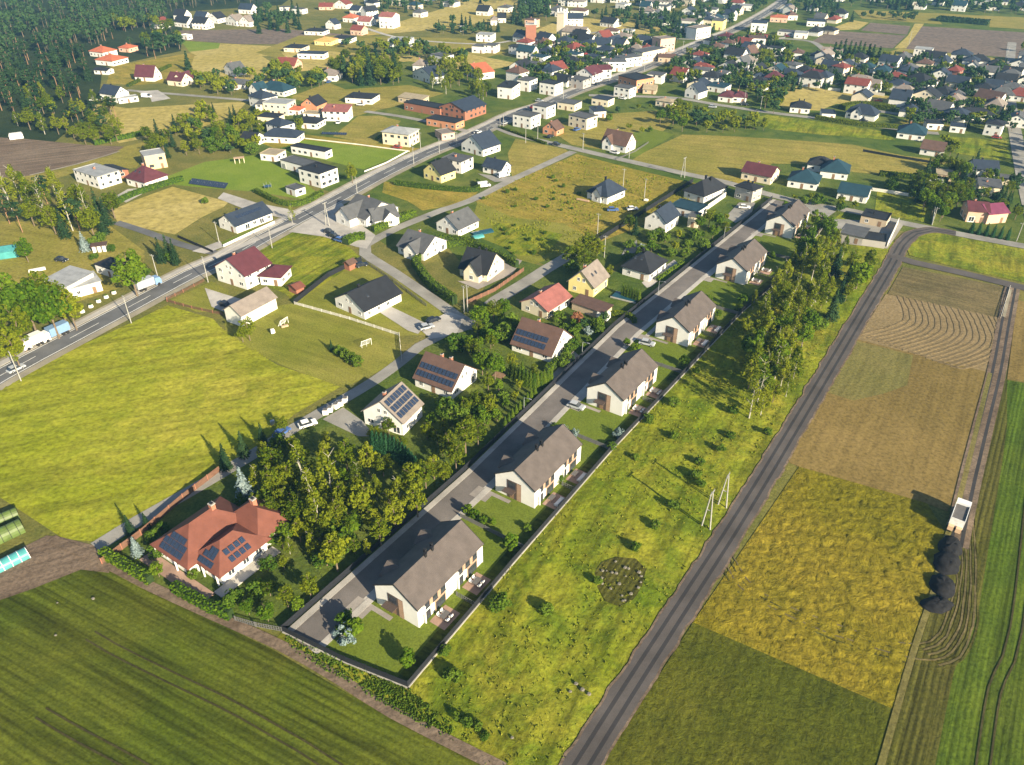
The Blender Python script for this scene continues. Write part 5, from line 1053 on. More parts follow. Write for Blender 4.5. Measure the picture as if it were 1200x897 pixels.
scatter([(1085,200),(1135,198),(1140,235),(1100,262),(1078,250),(1070,225)],34,['oak','spruce','oak','bright'],6,10,'in the dark garden right of the fenced meadow',4)
scatter([(1138,212),(1190,222),(1195,255),(1180,262),(1130,240)],20,['oak','spruce','far'],5,8,'around the magenta-roofed house',4)
for k in range(6): tree(1140+8.5*k,266+1.6*k,5,'dthuja',where='in the conifer row before the magenta-roofed house')
tree(1086,202,12,'spruce','tall grey-green spruce at the corner of the field'); tree(1145,186,9,'spruce','dark conifer behind the two-storey white house')
scatter([(1100,172),(1112,166),(1120,182),(1105,186)],6,['oak'],5,7,'beside the brown-roofed bungalow',3)
scatter([(925,236),(950,230),(1010,242),(1005,250),(960,246)],10,['bush','oak'],3,4,'behind the black carport building',3)
scatter([(1030,215),(1075,222),(1080,235),(1040,225)],8,['bush','oak'],3,5,'behind the fenced meadow',3)
scatter([(565,235),(640,200),(700,225),(660,260),(600,255)],16,['bush'],1.2,2.2,'on the dry meadow around the slate-roofed house',4)
scatter([(580,262),(650,270),(640,300),(600,300)],12,['bush'],1.,2.,'on the green meadow behind the square hedge',4)
scatter([(640,140),(700,125),(790,125),(790,150),(700,170)],9,['bush','oak','light'],3,5,'on the lawns below the main road',5)
scatter([(300,120),(345,120),(372,145),(340,172),(300,160)],14,['oak','light'],4,7,'in the yards left of the brick hall',4)
LEAFY=('oak','light','bright','far')
lf=sorted([t for t in SPEC if t[3] in LEAFY and not t[4]],key=lambda t:-t[2]*(PX(t[0],t[1])[1]+150))
keep=set(id(t) for t in lf[:285]); rest=[]
for t in SPEC:
    if t[3] in LEAFY and not t[4] and id(t) not in keep: rest.append(t)
    else: real_tree(*t)
def merged(specs,name,label):
    r=random.Random(77); m=MB(); cr=[PROTO['far'][k][1] for k in range(3)]
    dat=[([tuple(v.co) for v in c.vertices],[tuple(p.vertices) for p in c.polygons]) for c in cr]
    for X,Y,h,kind,_,_,_ in specs:
        v,f=r.choice(dat); sc=h/10; sx=sc*r.uniform(.85,1.2); a=r.random()*6.28; ca,sa=math.cos(a)*sx,math.sin(a)*sx
        m.add([(X+x*ca-y*sa,Y+x*sa+y*ca,z*sc) for x,y,z in v],f,'lf_birch' if kind in('light','bright') and r.random()<.6 else ('lf_oak' if kind=='oak' else 'lf_far'))
        m.tube((X,Y,0),(X,Y,h*.5),.2*sc,.12*sc,'bark',5)
    tag(m.build(name),label,'trees',None,'stuff')
merged(rest,'village_trees','the many small leafy trees crowding the farther streets and woods of the town')
# the great forest: one mass that cannot be counted
def forest(name,poly,n,label,h0,h1,seed=5):
    r=random.Random(seed); m=MB(); xs=[p[0] for p in poly]; ys=[p[1] for p in poly]; k=0; w=[G(*p) for p in poly]
    x0,x1=min(p[0] for p in w),max(p[0] for p in w); y0,y1=min(p[1] for p in w),max(p[1] for p in w)
    while k<n:
        X=r.uniform(x0,x1);Y=r.uniform(y0,y1)
        if not inpoly(X,Y,w): continue
        k+=1; h=r.uniform(h0,h1); m.tube((X,Y,0),(X,Y,h*.7),.16,.1,'bark',4); rr=r.uniform(2.2,3.4); mt=r.choice(['lf_pine','lf_pine','lf_far','lf_spruce'])
        for j in range(40):
            u=rnd_unit(r); p=Vector((X+u.x*rr,Y+u.y*rr,h*.72+u.z*h*.26)); m.quad(p,u+Vector((0,0,.5))+rnd_unit(r)*.5,r.uniform(.9,1.7),mt,r)
    return tag(m.build(name),label,'forest',None,'stuff')
forest('forest',[(-260,80),(-200,-70),(340,-70),(340,-6),(290,5),(205,14),(200,34),(130,36),(115,60),(60,64),(0,84)],3700,'great dark pine forest filling the upper left corner',12,16)
# ---------------------------------------------------------------- hedges, fences, walls
def hedge(pts,w,h,label,mat='lf_thuja',leaf=.3,dens=11,world=False):
    ln=smoothline(pts if world else W(pts),1.2) if len(pts)>2 else (pts if world else W(pts))
    r=random.Random(len(pts)*7+int(h*10)); m=MB(); strip('x',ln,-w/2+.15,w/2-.15,'hedge_core',z=0,h=h-.18,mb=m)
    for i in range(len(ln)-1):
        a,b=ln[i],ln[i+1]; l=d2(a,b)
        if l<.01: continue
        tx,ty=(b[0]-a[0])/l,(b[1]-a[1])/l; nx,ny=ty,-tx
        for k in range(int(l*(w+2*h)*dens)):
            t=r.random()*l; q=r.random()*(w+2*h)
            if q<w: o=q-w/2; z=h+r.uniform(-.12,.12); n=Vector((0,0,1))
            else:
                z=(q-w)/2; sd=1 if r.random()<.5 else -1; o=sd*(w/2+r.uniform(-.1,.1)); n=Vector((nx*sd,ny*sd,.3))
            m.quad((a[0]+tx*t+nx*o,a[1]+ty*t+ny*o,z),n+rnd_unit(r)*.7,leaf*r.uniform(.7,1.4),mat,r)
    o=m.build('hedge'); return tag(o,label,'hedge')
hedge([(122,652),(150,668),(178,684)],1.6,2.2,'clipped green hedge at the front left corner of the red villa','lf_bright')
hedge([(205,692),(240,712),(272,725)],1.6,2.2,'clipped green hedge before the terrace of the red villa','lf_bright')
hedge([(312,590),(335,605)],1.6,2.,'short hedge behind the red villa roof','lf_thuja')
hedge([(486,311),(505,337),(533,357)],2.2,3,'tall hedge on the lane side of the black-roofed cream house','lf_bush')
hedge([(486,311),(505,294),(545,288),(578,300),(606,314)],1.8,2.4,'hedge curving behind the black-roofed cream house','lf_thuja')
hedge([(463,217),(505,222),(556,225),(560,215)],1.5,2.,'clipped hedge around the pale yellow house','lf_thuja')
hedge([(136,240),(160,229),(200,216),(215,212)],1.6,2.2,'long green hedge between maroon-roofed house and golden field','lf_bright')
hedge([(300,226),(330,240),(356,240),(378,228)],1.6,2.,'hedge along the front of the modern white villa','lf_thuja')
hedge([(437,272),(462,262),(486,252)],2,2.2,'hedge below the large grey-roofed junction house','lf_bright')
hedge([(405,287),(416,281),(428,280)],3,2.2,'block of hedge beside the parked dark cars','lf_bright')
hedge([(500,288),(520,281),(545,284),(560,287)],1.6,1.8,'hedge before the white cottage','lf_thuja')
hedge([(640,438),(655,425)],1.5,2,'short hedge by the steep brown-roofed house','lf_thuja')
hedge([(628,345),(662,352),(700,368),(735,372),(744,380)],1.2,1.6,'hedge below the yellow gabled house','lf_oak')
hedge([(770,330),(800,310)],1.2,1.3,'low hedge between path and estate street','lf_bright')
hedge([(955,140),(1000,147),(1060,152)],1.5,2.2,'hedge along the street behind the dark-blue-roofed house','lf_oak'); hedge([(986,129),(1010,125),(1048,130)],5,2.6,'tall dark hedge behind the gabled white house','lf_oak')
hedge([(150,102),(200,78)],2,1.6,'hedge line in the far left field','lf_oak'); hedge([(1098,24),(1158,29)],14,3,'dark green nursery rows beyond the ploughed fields','lf_spruce',1.2,1.2); hedge([(110,170),(175,157)],3,2,'rough green hedge between brown field and meadow','lf_bright',.5,5)
hedge([(320,178),(345,172)],1,.8,'low hedge on the upper lawn','lf_bush',.4,6); hedge([(1030,206),(1090,212),(1110,214)],2,2,'dark hedge on the far side of the dry field','lf_oak',.5,6)
hedge([(440,165),(452,160),(482,172)],1,1,'low hedge behind the football lawn','lf_bush',.4,6); hedge([(585,150),(640,170)],1.2,1.2,'low hedge at the side road corner','lf_oak',.4,8)
for i,(p,q) in enumerate((((560,610),(560,610)),)): pass
def fence(line,h,label,mat='fence_dark',post=3.,kind='panel',slat=.5,name='fence',base=None,group=None):
    ln=line; m=MB(); pm=[]; nm={'panel':'panel','rail':'rail','wall':'wall'}[kind]
    for i in range(len(ln)-1):
        a,b=ln[i],ln[i+1]; l=d2(a,b); an=math.atan2(b[1]-a[1],b[0]-a[0]); c=((a[0]+b[0])/2,(a[1]+b[1])/2)
        if kind=='wall': m.box(c[0]-l/2,c[1]-.1,0,c[0]+l/2,c[1]+.1,h,mat,an,c)
        elif kind=='panel':
            m.box(c[0]-l/2,c[1]-.02,.05,c[0]+l/2,c[1]+.02,h*.96,mat,an,c)
            for z in (.25,h*.5,h*.9): m.box(c[0]-l/2,c[1]-.045,z,c[0]+l/2,c[1]+.045,z+.07,mat,an,c)
        else:
            for z in (.2,h*.5,h*.88): m.box(c[0]-l/2,c[1]-.03,z,c[0]+l/2,c[1]+.03,z+.09,mat,an,c)
            n=int(l/.45)
            for k in range(n): x=c[0]-l/2+(k+.5)*l/n; m.box(x-.05,c[1]-.02,.1,x+.05,c[1]+.02,h,mat,an,c)
    root=m.build(name); root.name=name; tag(root,label,'wall' if kind=='wall' else 'fence',group)
    if kind!='wall':
        tot=sum(d2(ln[i],ln[i+1]) for i in range(len(ln)-1)); post=max(post,tot/45)
        pmb=MB(); pmb.box(-.06,-.06,0,.06,.06,h+.08,mat if mat!='fence_wood' else 'brickchim'); pme=pmb.mesh('post'); 
        for i in range(len(ln)-1):
            a,b=ln[i],ln[i+1]; l=d2(a,b); n=max(1,int(l/post)); an=math.atan2(b[1]-a[1],b[0]-a[0])
            for k in range(n): t=k/n; inst('post',pme,root,(a[0]+(b[0]-a[0])*t,a[1]+(b[1]-a[1])*t,0),an)
    if base:
        bm=MB(); 
        for i in range(len(ln)-1):
            a,b=ln[i],ln[i+1]; l=d2(a,b); an=math.atan2(b[1]-a[1],b[0]-a[0]); c=((a[0]+b[0])/2,(a[1]+b[1])/2)
            bm.box(c[0]-l/2,c[1]-.26,0,c[0]+l/2,c[1]-.06,base,'r_kerb',an,c)
        bm.build('base_strip',root)
    return root
fence(offs(SL,-.15),1.7,'dark panel fence along the left side of the estate street')
fence(FR[:],1.7,'long dark fence with pale base along the meadow side of the new estate','fence_dark',base=.3)
fence(W([(332,741),(405,777),(478,806)]),1.7,'dark panel fence across the front end of the new estate',base=.3)
fence(W([(276,728),(300,735),(332,741)]),1.3,'pale green mesh fence between villa hedge and estate corner','fence_grey',kind='rail')
def frx(r,y):
    x=6.
    while x<20:
        p=loc2w(r,x,y)
        for a,b in zip(FR,FR[1:]):
            if a[1]<=p[1]<b[1] and (b[0]-a[0])*(p[1]-a[1])-(b[1]-a[1])*(p[0]-a[0])<0: return x-.15
        x+=.1
    return 11.
nm6=['nearest','second','third','fourth','fifth','farthest']
for i,r in enumerate(DR):
    fence([loc2w(r,5.9,0),loc2w(r,frx(r,0)-.1,0)],1.3,f'short dark fence dividing the two back gardens of the {nm6[i]} new house',kind='rail',mat='fence_grey',group='garden divider fences')
    if i<5:
        a=loc2w(r,-6,16.6 if i<4 else 18); b=loc2w(r,frx(r,16.6 if i<4 else 18),16.6 if i<4 else 18); fence([a,b],1.3,f'dark grey fence behind the {nm6[i]} new house, separating it from the next lot',mat='fence_grey',group='lot divider fences')
def fl2(*p): return W(list(p))
fence(fl2((120,662),(166,628),(215,586),(258,553)),1.7,'brown wooden fence between red villa and the lane','fence_wood')
fence(fl2((547,357),(580,342),(614,318)),1.5,'red-brown fence with posts before the square hedge garden','fence_wood',2.5)
fence(fl2((345,357),(385,325),(424,306)),1.8,'dark solid fence left of the charcoal-roofed bungalow','fence_dark')
fence(fl2((345,357),(410,375),(468,394)),1.,'thin white fence between bungalow garden and mown lot','fence_white',kind='rail')
fence(fl2((468,394),(471,425)),1.2,'thin fence at the right end of the mown lot','fence_white',kind='rail')
fence(fl2((424,306),(460,330),(500,360)),1.2,'wire fence along the lane beside the charcoal-roofed bungalow','fence_grey',kind='rail')
fence(fl2((698,286),(736,262),(785,231),(812,214)),2,'long dark blue fence slanting through the meadow to the side road','fence_dark')
fence(fl2((820,252),(850,231)),2,'pale wall with dark top beside the black hip-roofed house','fence_white',kind='wall')
fence(fl2((1010,222),(1050,228),(1097,236)),1.3,'pale fence along the back of the small green meadow','fence_white',kind='wall')
fence(fl2((1097,236),(1092,264)),1.4,'white wall at the right side of the small green meadow','fence_white',kind='wall')
fence(fl2((1039,290),(1052,262)),2.2,'white boundary wall beside the black carport building','fence_white',kind='wall')
fence(fl2((1011,178),(1050,185),(1098,193)),1.2,'grey wall along the far side of the dry field','fence_dark')
fence(fl2((970,106),(1008,110)),1.6,'left pale wall behind the dark hedge','fence_white',kind='wall'); fence(fl2((1017,110),(1036,113)),1.6,'right pale wall behind the dark hedge','fence_white',kind='wall')
fence(fl2((920,45),(905,47)),1.2,'short fence by the distant road bend','fence_grey')
fence(fl2((196,352),(215,343),(240,330)),1,'brown fence beside the roadside grass plot','fence_wood',kind='rail'); fence(fl2((196,354),(225,362),(262,370)),1,'brown fence between grass plot and yellow field','fence_wood',kind='rail')
fence(fl2((209,279),(250,297)),1.2,'dark fence along the asphalt lane by the golden field','fence_dark'); fence(fl2((262,290),(300,272),(322,262)),1,'white garden wall before the long white bungalow','fence_white',kind='wall')
fence(fl2((427,202),(452,192),(478,178)),.6,'white wall along the bright green lawn','fence_white',kind='wall'); fence(fl2((358,163),(420,170),(480,178)),.5,'low wall behind the bright green lawn','fence_white',kind='wall')
fence(fl2((722,188),(745,178),(760,168)),.9,'grey fence beside the brown-roofed house','fence_grey',kind='rail')
fence(fl2((1183,338),(1172,374)),.9,'pale post fence at the end of the dark stubble field','fence_white',kind='rail')
# ---------------------------------------------------------------- poles
def pole(x,y,h,kind,label,group='concrete poles along the roads',az=0):
    X,Y=G(x,y)
    if kind=='A':
        r=empty('utility_pole',X,Y,0,math.radians(az),1,label,'utility pole',group)
        for s in (-1,1): m=MB(); m.tube((s*.9,0,0),(s*.12,0,h),.17,.11,'pole_concrete',8); m.build('leg',r)
        m=MB(); m.box(-.5,-.06,h*.5,.5,.06,h*.5+.15,'pole_concrete'); m.build('brace',r)
        m=MB(); m.box(-.08,-1.1,h-.25,.08,1.1,h-.08,'pole_concrete'); m.build('crossarm',r)
        for q in (-1,0,1): m=MB(); m.tube((0,q,h-.08),(0,q,h+.25),.07,.05,'metal_grey',6); m.build('insulator',r)
    elif kind=='P':
        r=empty('utility_pole',X,Y,0,math.radians(az),1,label,'utility pole',group); m=MB(); m.tube((0,0,0),(0,0,h),.16,.1,'pole_concrete',8); m.build('shaft',r)
        m=MB(); m.box(-.06,-.8,h-.5,.06,.8,h-.38,'pole_concrete'); m.build('crossarm',r)
        for q in (-.7,.7): m=MB(); m.tube((0,q,h-.38),(0,q,h-.1),.06,.05,'metal_grey',6); m.build('insulator',r)
    else:
        r=empty('street_lamp',X,Y,0,math.radians(az),1,label,'street lamp',group); m=MB(); m.tube((0,0,0),(0,0,h),.1,.06,'metal_grey',8); m.build('shaft',r)
        m=MB(); m.tube((0,0,h),(1.5,0,h+.25),.05,.04,'metal_grey',6); m.build('arm',r); m=MB(); m.box(1.4,-.13,h+.2,2.1,.13,h+.32,'metal_grey'); m.build('lamp_head',r)
    return r
for a in ((154,379,9,'P','concrete pole at the upper edge of the yellow field'),(25,447,9,'P','leftmost concrete pole at the road before the roadside trees'),(244,331,9,'P','concrete pole left of the large dark-red-roofed house'),(185,325,8,'P','concrete pole behind the blue-grey truck'),
 (319,291,8,'P','concrete pole at the junction lawn'),(257,285,8,'P','concrete pole before the long white bungalow'),(419,230,8,'P','concrete pole beside the tall leafy tree'),(485,193,8,'P','concrete pole beside the bright green lawn'),(493,175,8,'P','concrete pole before the cream two-storey block'),(515,180,7,'P','pole where road meets the cube house'),
 (535,172,7,'P','pole before the orange-walled shed'),(586,151,7,'P','pole opposite the brick hall'),(630,166,8,'P','left pole of the pair at the start of the side road'),(616,168,8,'P','right-hand pole near the start of the side road'),(683,176,8,'P','concrete pole beside the passing dark car'),(737,186,6,'P','pole before the brown-roofed house'),
 (730,220,8,'P','pole behind the lone slate-roofed house'),(755,232,8,'P','pole right of the lone slate-roofed house'),(700,275,8,'P','pole in the meadow left of the dark blue fence'),(687,299,8,'P','pole inside the clump behind the yellow house'),(708,302,8,'P','pole right of the clump behind the yellow house'),(544,367,9,'P','left pole at the bend of the lane'),
 (1092,264,7,'P','pole at the corner of the small green meadow'),(1191,283,7,'P','pole at the far right of the side road'),(872,121,7,'P','pole beside the maroon hip-roofed house'),(891,128,7,'P','pole on the street above the dry field'),(1065,52,9,'P','white pole on the strip between ploughed fields'),(590,150,7,'P','second pole opposite the brick hall'),(1179,68,8,'P','pole at the top of the right-hand road'),
 (697,99,7,'P','lamp-like pole by the grey house on the main road'),(714,95,7,'P','pole before the maroon-roofed white house'),(660,118,7,'P','pole before the white corner house'),(755,84,7,'P','pole where the main road narrows'),(800,60,7,'P','pole by the brick tower house'),(571,166,7,'P','pole beside the white house close to the road')):
    pole(*a,az=R.uniform(40,70))
pole(548,366,9,'P','right pole at the bend of the lane',az=50)
pole(827,619,9.5,'A','nearer A-shaped double pole beside the gravel track',az=145); pole(846,594,8.5,'A','farther A-shaped double pole beside the gravel track',az=150); pole(384,265,9,'A','A-shaped double pole at the main road junction',az=150); pole(800,208,8.5,'A','A-shaped double pole on the side road',az=140)
pole(492,528,.1,'L','x') if False else None
for i,(x,y) in enumerate(((614,484),(682,418),(771,345),(848,280))): pole(x,y,4.5,'L',f'small street lamp on the left kerb of the estate street, {["nearest of four","second of four","third of four","farthest of four"][i]}','lamps of the estate street',-35)
# power line in the meadow
def sag(a,b,za,zb,label):
    m=MB(); A=Vector((*a,za)); B=Vector((*b,zb)); p=A
    for k in range(1,13):
        t=k/12; q=A.lerp(B,t); q.z-=4*.8*t*(1-t); m.tube(p,q,.03,.03,'metal_grey',4); p=q
    tag(m.build('power_cable'),label,'cable','power cables')
# ---------------------------------------------------------------- vehicles
def car(x,y,az,col,label,kind='car',group='parked and driving cars'):
    X,Y=G(x,y); r=empty('car',X,Y,LZ[0]+.01,math.radians(az),1,label,'car',group); mt='car_'+col
    m=MB(); L_=4.4 if kind=='car' else 5.6; w=.9; h1=.85 if kind=='car' else 1.05; l=L_/2
    prof=[(-l,.35),(l,.35),(l,h1-.12),(l-.25,h1),(-l+.1,h1+.04),(-l,h1-.1)]
    m.extr(prof,-w,w,'y',mt)
    top=1.48 if kind=='car' else 2.2
    cp=[(-l+.25 if kind=='car' else -l+.05,h1+.02),(l-1.15 if kind=='car' else l-.6,h1),(l-1.9 if kind=='car' else l-1.2,top),(-l+.75 if kind=='car' else -l+.15,top)]
    m.extr(cp,-w+.1,w-.1,'y','glass'); m.box(cp[3][0]+.02,-w+.12,top,cp[2][0]-.02,w-.12,top+.05,mt)
    if kind!='car': m.box(-l+.1,-w+.05,h1,l-1.6,w-.05,top-.02,mt)
    m.build('body',r)
    for sx in (-l+.85,l-.85):
        for sy in (-w+.02,w-.02): m=MB(); m.tube((sx,sy-.1,.33),(sx,sy+.1,.33),.33,.33,'tyre',10); m.tube((sx,sy-.115,.33),(sx,sy+.115,.33),.18,.18,'metal_grey',8); m.build('wheel',r)
    for sy in (-.6,.6): m=MB(); m.box(l-.05,sy-.18,h1-.3,l+.015,sy+.18,h1-.15,'frame_white'); m.build('headlight',r)
    return r
for a in ((265,360,-35,'dark','dark car parked left of the taupe-roofed barn'),(386,274,-30,'dark','leftmost of three dark cars at the road junction'),(392,279,-30,'dark','middle of three dark cars at the road junction'),(399,284,-30,'blue','rightmost dark blue car at the road junction'),(567,220,20,'white','left white camper van beside the clipped hedge','van'),(590,208,35,'white','right white camper van by the slate-roofed house','van'),
 (424,313,30,'dark','dark car under the corner of the solid fence'),(361,500,30,'white','white car with dark roof parked in the lane yard'),(331,510,60,'blue','small blue car half under the lane trees'),(675,479,-30,'silver','pale car beside the third new house'),(556,601,.1,'white','x'),(758,405,-25,'silver','silver car beside the fourth new house'),(872,245,-10,'white','white car by the unfinished grey house'),
 (652,171,-25,'dark','dark car driving on the side road'),(718,248,0,'blue','blue and white car left on the meadow edge'),(741,247,10,'white','white car at the slanting dark fence'),(73,307,-15,'dark','navy car on the allotment'),(872,124,-20,'dark','dark car on the street above the dry field'),(835,127,-20,'silver','silver car on the street above the dry field'),(500,386,30,'silver','silver car at the end of the pale driveway'),(508,378,40,'dark','dark car inside the sandy kerb by the driveway'),
 (172,115,-10,'white','white van beside the white carport','van'),(110,119,-10,'white','white car left of the blue-roofed white house'),(592,146,50,'silver','silver car on the main road beside the brick hall'),(560,157,55,'white','white car on the main road before the orange shed'),(700,100,50,'dark','dark car on the main road beyond the hall'),(625,127,50,'red','red car on the main road at the white cube house'),(20,435,58,'silver','silver car on the main road at the left edge'),(632,120,-30,'silver','silver car in the roadside yard')):
    if a[4]!='x': car(*a)
cc=[]; rc=random.Random(21)
for o_ in [o for o in bpy.data.objects if o.type=='EMPTY' and o.parent is None and o.get('category')=='house']:
    px_,py_=PX(o_.location.x,o_.location.y)
    if 30<py_<200 and rc.random()<.3:
        fp=o_['footprint'] if 'footprint' in o_ else (10,10); a_=o_.rotation_euler.z; q_=-(fp[1]/2+4); X_=o_.location.x-math.sin(a_)*q_+math.cos(a_)*3; Y_=o_.location.y+math.cos(a_)*q_+math.sin(a_)*3
        if all((X_-a)**2+(Y_-b)**2>30 for a,b,c in OCC if (a,b)!=(o_.location.x,o_.location.y)) and not near_line(X_,Y_,MS,7):
            col=rc.choice(['white','dark','silver','red','blue']); u_=PX(X_,Y_); r_=car(u_[0],u_[1],math.degrees(a_)+rc.choice([0,90]),col,'x'); cc.append((r_,u_[0],f'{col} car parked {dist(*u_)}'))
rank_labels(cc,None)
def truck(x,y,az,cab,boxc,label,Lg=8.):
    X,Y=G(x,y); r=empty('truck',X,Y,LZ[0]+.01,math.radians(az),1,label,'truck')
    m=MB(); m.extr([(Lg/2-2.1,.5),(Lg/2,.5),(Lg/2,1.6),(Lg/2-.35,2.7),(Lg/2-2.1,2.8)],-1.2,1.2,'y',cab); m.extr([(Lg/2+.01,1.65),(Lg/2+.02,1.65),(Lg/2-.3,2.55),(Lg/2-.34,2.55)],-1.05,1.05,'y','glass'); m.build('cab',r)
    m=MB(); m.box(-Lg/2,-1.25,1.,Lg/2-2.3,1.25,3.4,boxc); m.build('cargo_box',r); m=MB(); m.box(-Lg/2+.2,-.5,.6,Lg/2-.3,.5,.99,'metal_black'); m.build('chassis',r)
    for sx in (-Lg/2+1,-Lg/2+2.2,Lg/2-1.1):
        for sy in (-1.1,1.1): m=MB(); m.tube((sx,sy-.15,.5),(sx,sy+.15,.5),.5,.5,'tyre',12); m.build('wheel',r)
    return r
truck(66,396,238,'car_white','truck_blue','white-cabbed truck with pale blue box driving under the roadside trees'); truck(40,407,238,'car_white','car_white','white delivery truck ahead of the blue one at the left edge',6.); truck(175,338,52,'truck_blue','car_silver','blue-grey box truck parked at the upper roadside',8)
# forage trailer with harvester at the right field, row of heaps modelled in place of its shadow
X,Y=G(1120,614); r=empty('farm_trailer',X,Y,LZ[0],math.radians(54),1,'white-fronted farm trailer with dark open load on the field track','trailer')
m=MB(); m.box(-3,-1.25,1,2.2,1.25,1.1,'metal_grey'); m.box(-3,-1.3,1.1,2.2,-1.2,3.3,'frame_white'); m.box(-3,1.2,1.1,2.2,1.3,3.3,'frame_white'); m.box(-3.08,-1.3,1.1,-3,1.3,3.3,'frame_white'); m.build('sideboards',r)
m=MB(); m.box(-2.98,-1.19,1.1,2.2,1.19,3.05,'grey_fabric'); m.build('load',r); m=MB(); m.extr([(2.2,1),(4.1,1),(4.2,2.2),(3.7,3.5),(2.2,3.6)],-1.3,1.3,'y','car_white'); m.build('cab',r)
for sx in (-2,-.9,3.2):
    for sy in (-1.25,1.25): m=MB(); m.tube((sx,sy-.2,.62),(sx,sy+.2,.62),.62,.62,'tyre',14); m.tube((sx,sy-.22,.62),(sx,sy+.22,.62),.3,.3,'wall_cream',10); m.build('wheel',r)
for s in (-.7,.7): m=MB(); m.box(-4.,s-.5,.7,-3.1,s+.5,1.7,'wall_peach'); m.build('tail_hopper',r)
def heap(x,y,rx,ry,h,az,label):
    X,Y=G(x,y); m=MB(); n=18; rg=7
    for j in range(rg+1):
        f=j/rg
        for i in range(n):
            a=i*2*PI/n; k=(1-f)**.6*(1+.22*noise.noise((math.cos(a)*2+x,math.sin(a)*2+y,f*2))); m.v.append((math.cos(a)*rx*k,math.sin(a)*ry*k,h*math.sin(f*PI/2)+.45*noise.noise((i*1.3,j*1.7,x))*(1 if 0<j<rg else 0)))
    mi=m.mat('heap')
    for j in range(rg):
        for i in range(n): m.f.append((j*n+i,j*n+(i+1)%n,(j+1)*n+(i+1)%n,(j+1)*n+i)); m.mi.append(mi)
    o=m.build('dark_heap',smooth=True); o.location=(X,Y,LZ[0]); o.rotation_euler=(0,0,math.radians(az)); tag(o,label,'heap','shadow patches modelled as heaps along the field track')
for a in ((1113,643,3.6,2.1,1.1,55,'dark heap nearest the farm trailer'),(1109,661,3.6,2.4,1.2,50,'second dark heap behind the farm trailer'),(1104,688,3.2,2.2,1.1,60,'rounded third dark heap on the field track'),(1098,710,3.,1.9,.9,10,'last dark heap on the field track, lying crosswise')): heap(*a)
# stones
def stone(x,y,s,label,group):
    X,Y=G(x,y); r=random.Random(int(x*13+y)); m=MB(); n=7; vs=[]
    for j,(f,z) in enumerate(((1,0),(1.05,.35),(.7,.75))):
        for i in range(n): a=i*2*PI/n; k=f*r.uniform(.75,1.15)*s; vs.append((math.cos(a)*k,math.sin(a)*k*.8,z*s))
    fs=[(j*n+i,j*n+(i+1)%n,(j+1)*n+(i+1)%n,(j+1)*n+i) for j in range(2) for i in range(n)]+[tuple(range(2*n,3*n))]
    m.add(vs,fs,'stone'); o=m.build('stone'); o.location=(X,Y,LZ[0]+.02); tag(o,label,'stone',group)
flat('bare_patch',[(700+0,690),(697,672),(705,660),(722,654),(745,656),(757,668),(752,690),(742,704),(725,712),(710,706)],'g_row_crop')
rs=random.Random(3)
for k in range(20):
    a=rs.random()*6.28; q=rs.random()**.5; stone(727+math.cos(a)*26*q,682+math.sin(a)*24*q,rs.uniform(.18,.42),'pale stone scattered on the bare round patch in the meadow','stones on the round patch')
for x,y,s in ((675,803,.4),(682,810,.45),(690,815,.4),(668,812,.3),(600,866,.3),(110,703,.35),(68,708,.2),(66,746,.25)): stone(x,y,s,'pale stone lying alone in the grass or crop','lone stones')
# goals, sheds, tunnels, pools, bins
def goal(x,y,az,label):
    X,Y=G(x,y); r=empty('football_goal',X,Y,LZ[0],math.radians(az),1,label,'football goal')
    m=MB(); m.tube((-1.5,0,0),(-1.5,0,2),.06,.06,'paint'); m.tube((1.5,0,0),(1.5,0,2),.06,.06,'paint'); m.tube((-1.5,0,2),(1.5,0,2),.06,.06,'paint'); m.tube((0,0,0),(0,0,2),.04,.04,'paint')
    for s in (-1.5,1.5): m.tube((s,0,2),(s,1.2,0),.05,.05,'paint')
    m.tube((-1.5,1.2,0),(1.5,1.2,0),.05,.05,'paint'); m.build('frame',r)
    m=MB()
    for k in range(13): t=-1.5+k*.25; m.tube((t,0,2),(t,1.2,0),.018,.018,'paint',3)
    for k in range(1,8): f=k/8; m.tube((-1.5,1.2*f,2-2*f),(1.5,1.2*f,2-2*f),.018,.018,'paint',3)
    m.build('net',r)
goal(334,382,62,'left white football goal beside the barn'); goal(430,407,38,'right white football goal beyond the shrub row')
def tunnel(x,y,az,L_,w,h,mat,label,hoops=True):
    X,Y=G(x,y); X-=math.cos(math.radians(az))*L_/2; Y-=math.sin(math.radians(az))*L_/2; r=empty('greenhouse_tunnel',X,Y,0,math.radians(az),1,label,'greenhouse'); m=MB(); n=12
    pr=[(math.cos(PI*i/n)*w/2,math.sin(PI*i/n)*h) for i in range(n+1)]; m.extr(pr,-L_/2,L_/2,'x',mat); m.build('film_cover',r,False)
    if hoops:
        k=-L_/2
        while k<=L_/2+.01:
            m=MB()
            for i in range(n): a,b=pr[i],pr[i+1]; m.tube((k,a[0]*1.01,a[1]*1.01+.01),(k,b[0]*1.01,b[1]*1.01+.01),.07,.07,'film_dark' if mat!='tarp_teal' else 'frame_white',4)
            k+=1.5; m.build('hoop',r)
tunnel(27,619,46,16,3.4,2.3,'film_green','green and black striped greenhouse tunnel at the left edge'); tunnel(22,604,40,16,2.6,2.,'film_green','farther green greenhouse tunnel at the left edge'); tunnel(33,650,46,15,2.8,1.7,'tarp_teal','teal covered greenhouse tunnel at the left edge')
m=MB(); X,Y=G(8,300); m.box(-4,-3,0,4,3,2.6,'tarp_teal'); m.extr([(-3.3,2.6),(3.3,2.6),(0,3.6)],-4.2,4.2,'x','tarp_teal'); o=m.build('tent_shed'); o.location=(X,Y,0); o.rotation_euler=(0,0,.4); tag(o,'turquoise shed at the left edge beside the lone bright tree','shed')
m=MB(); X,Y=G(118,294); 
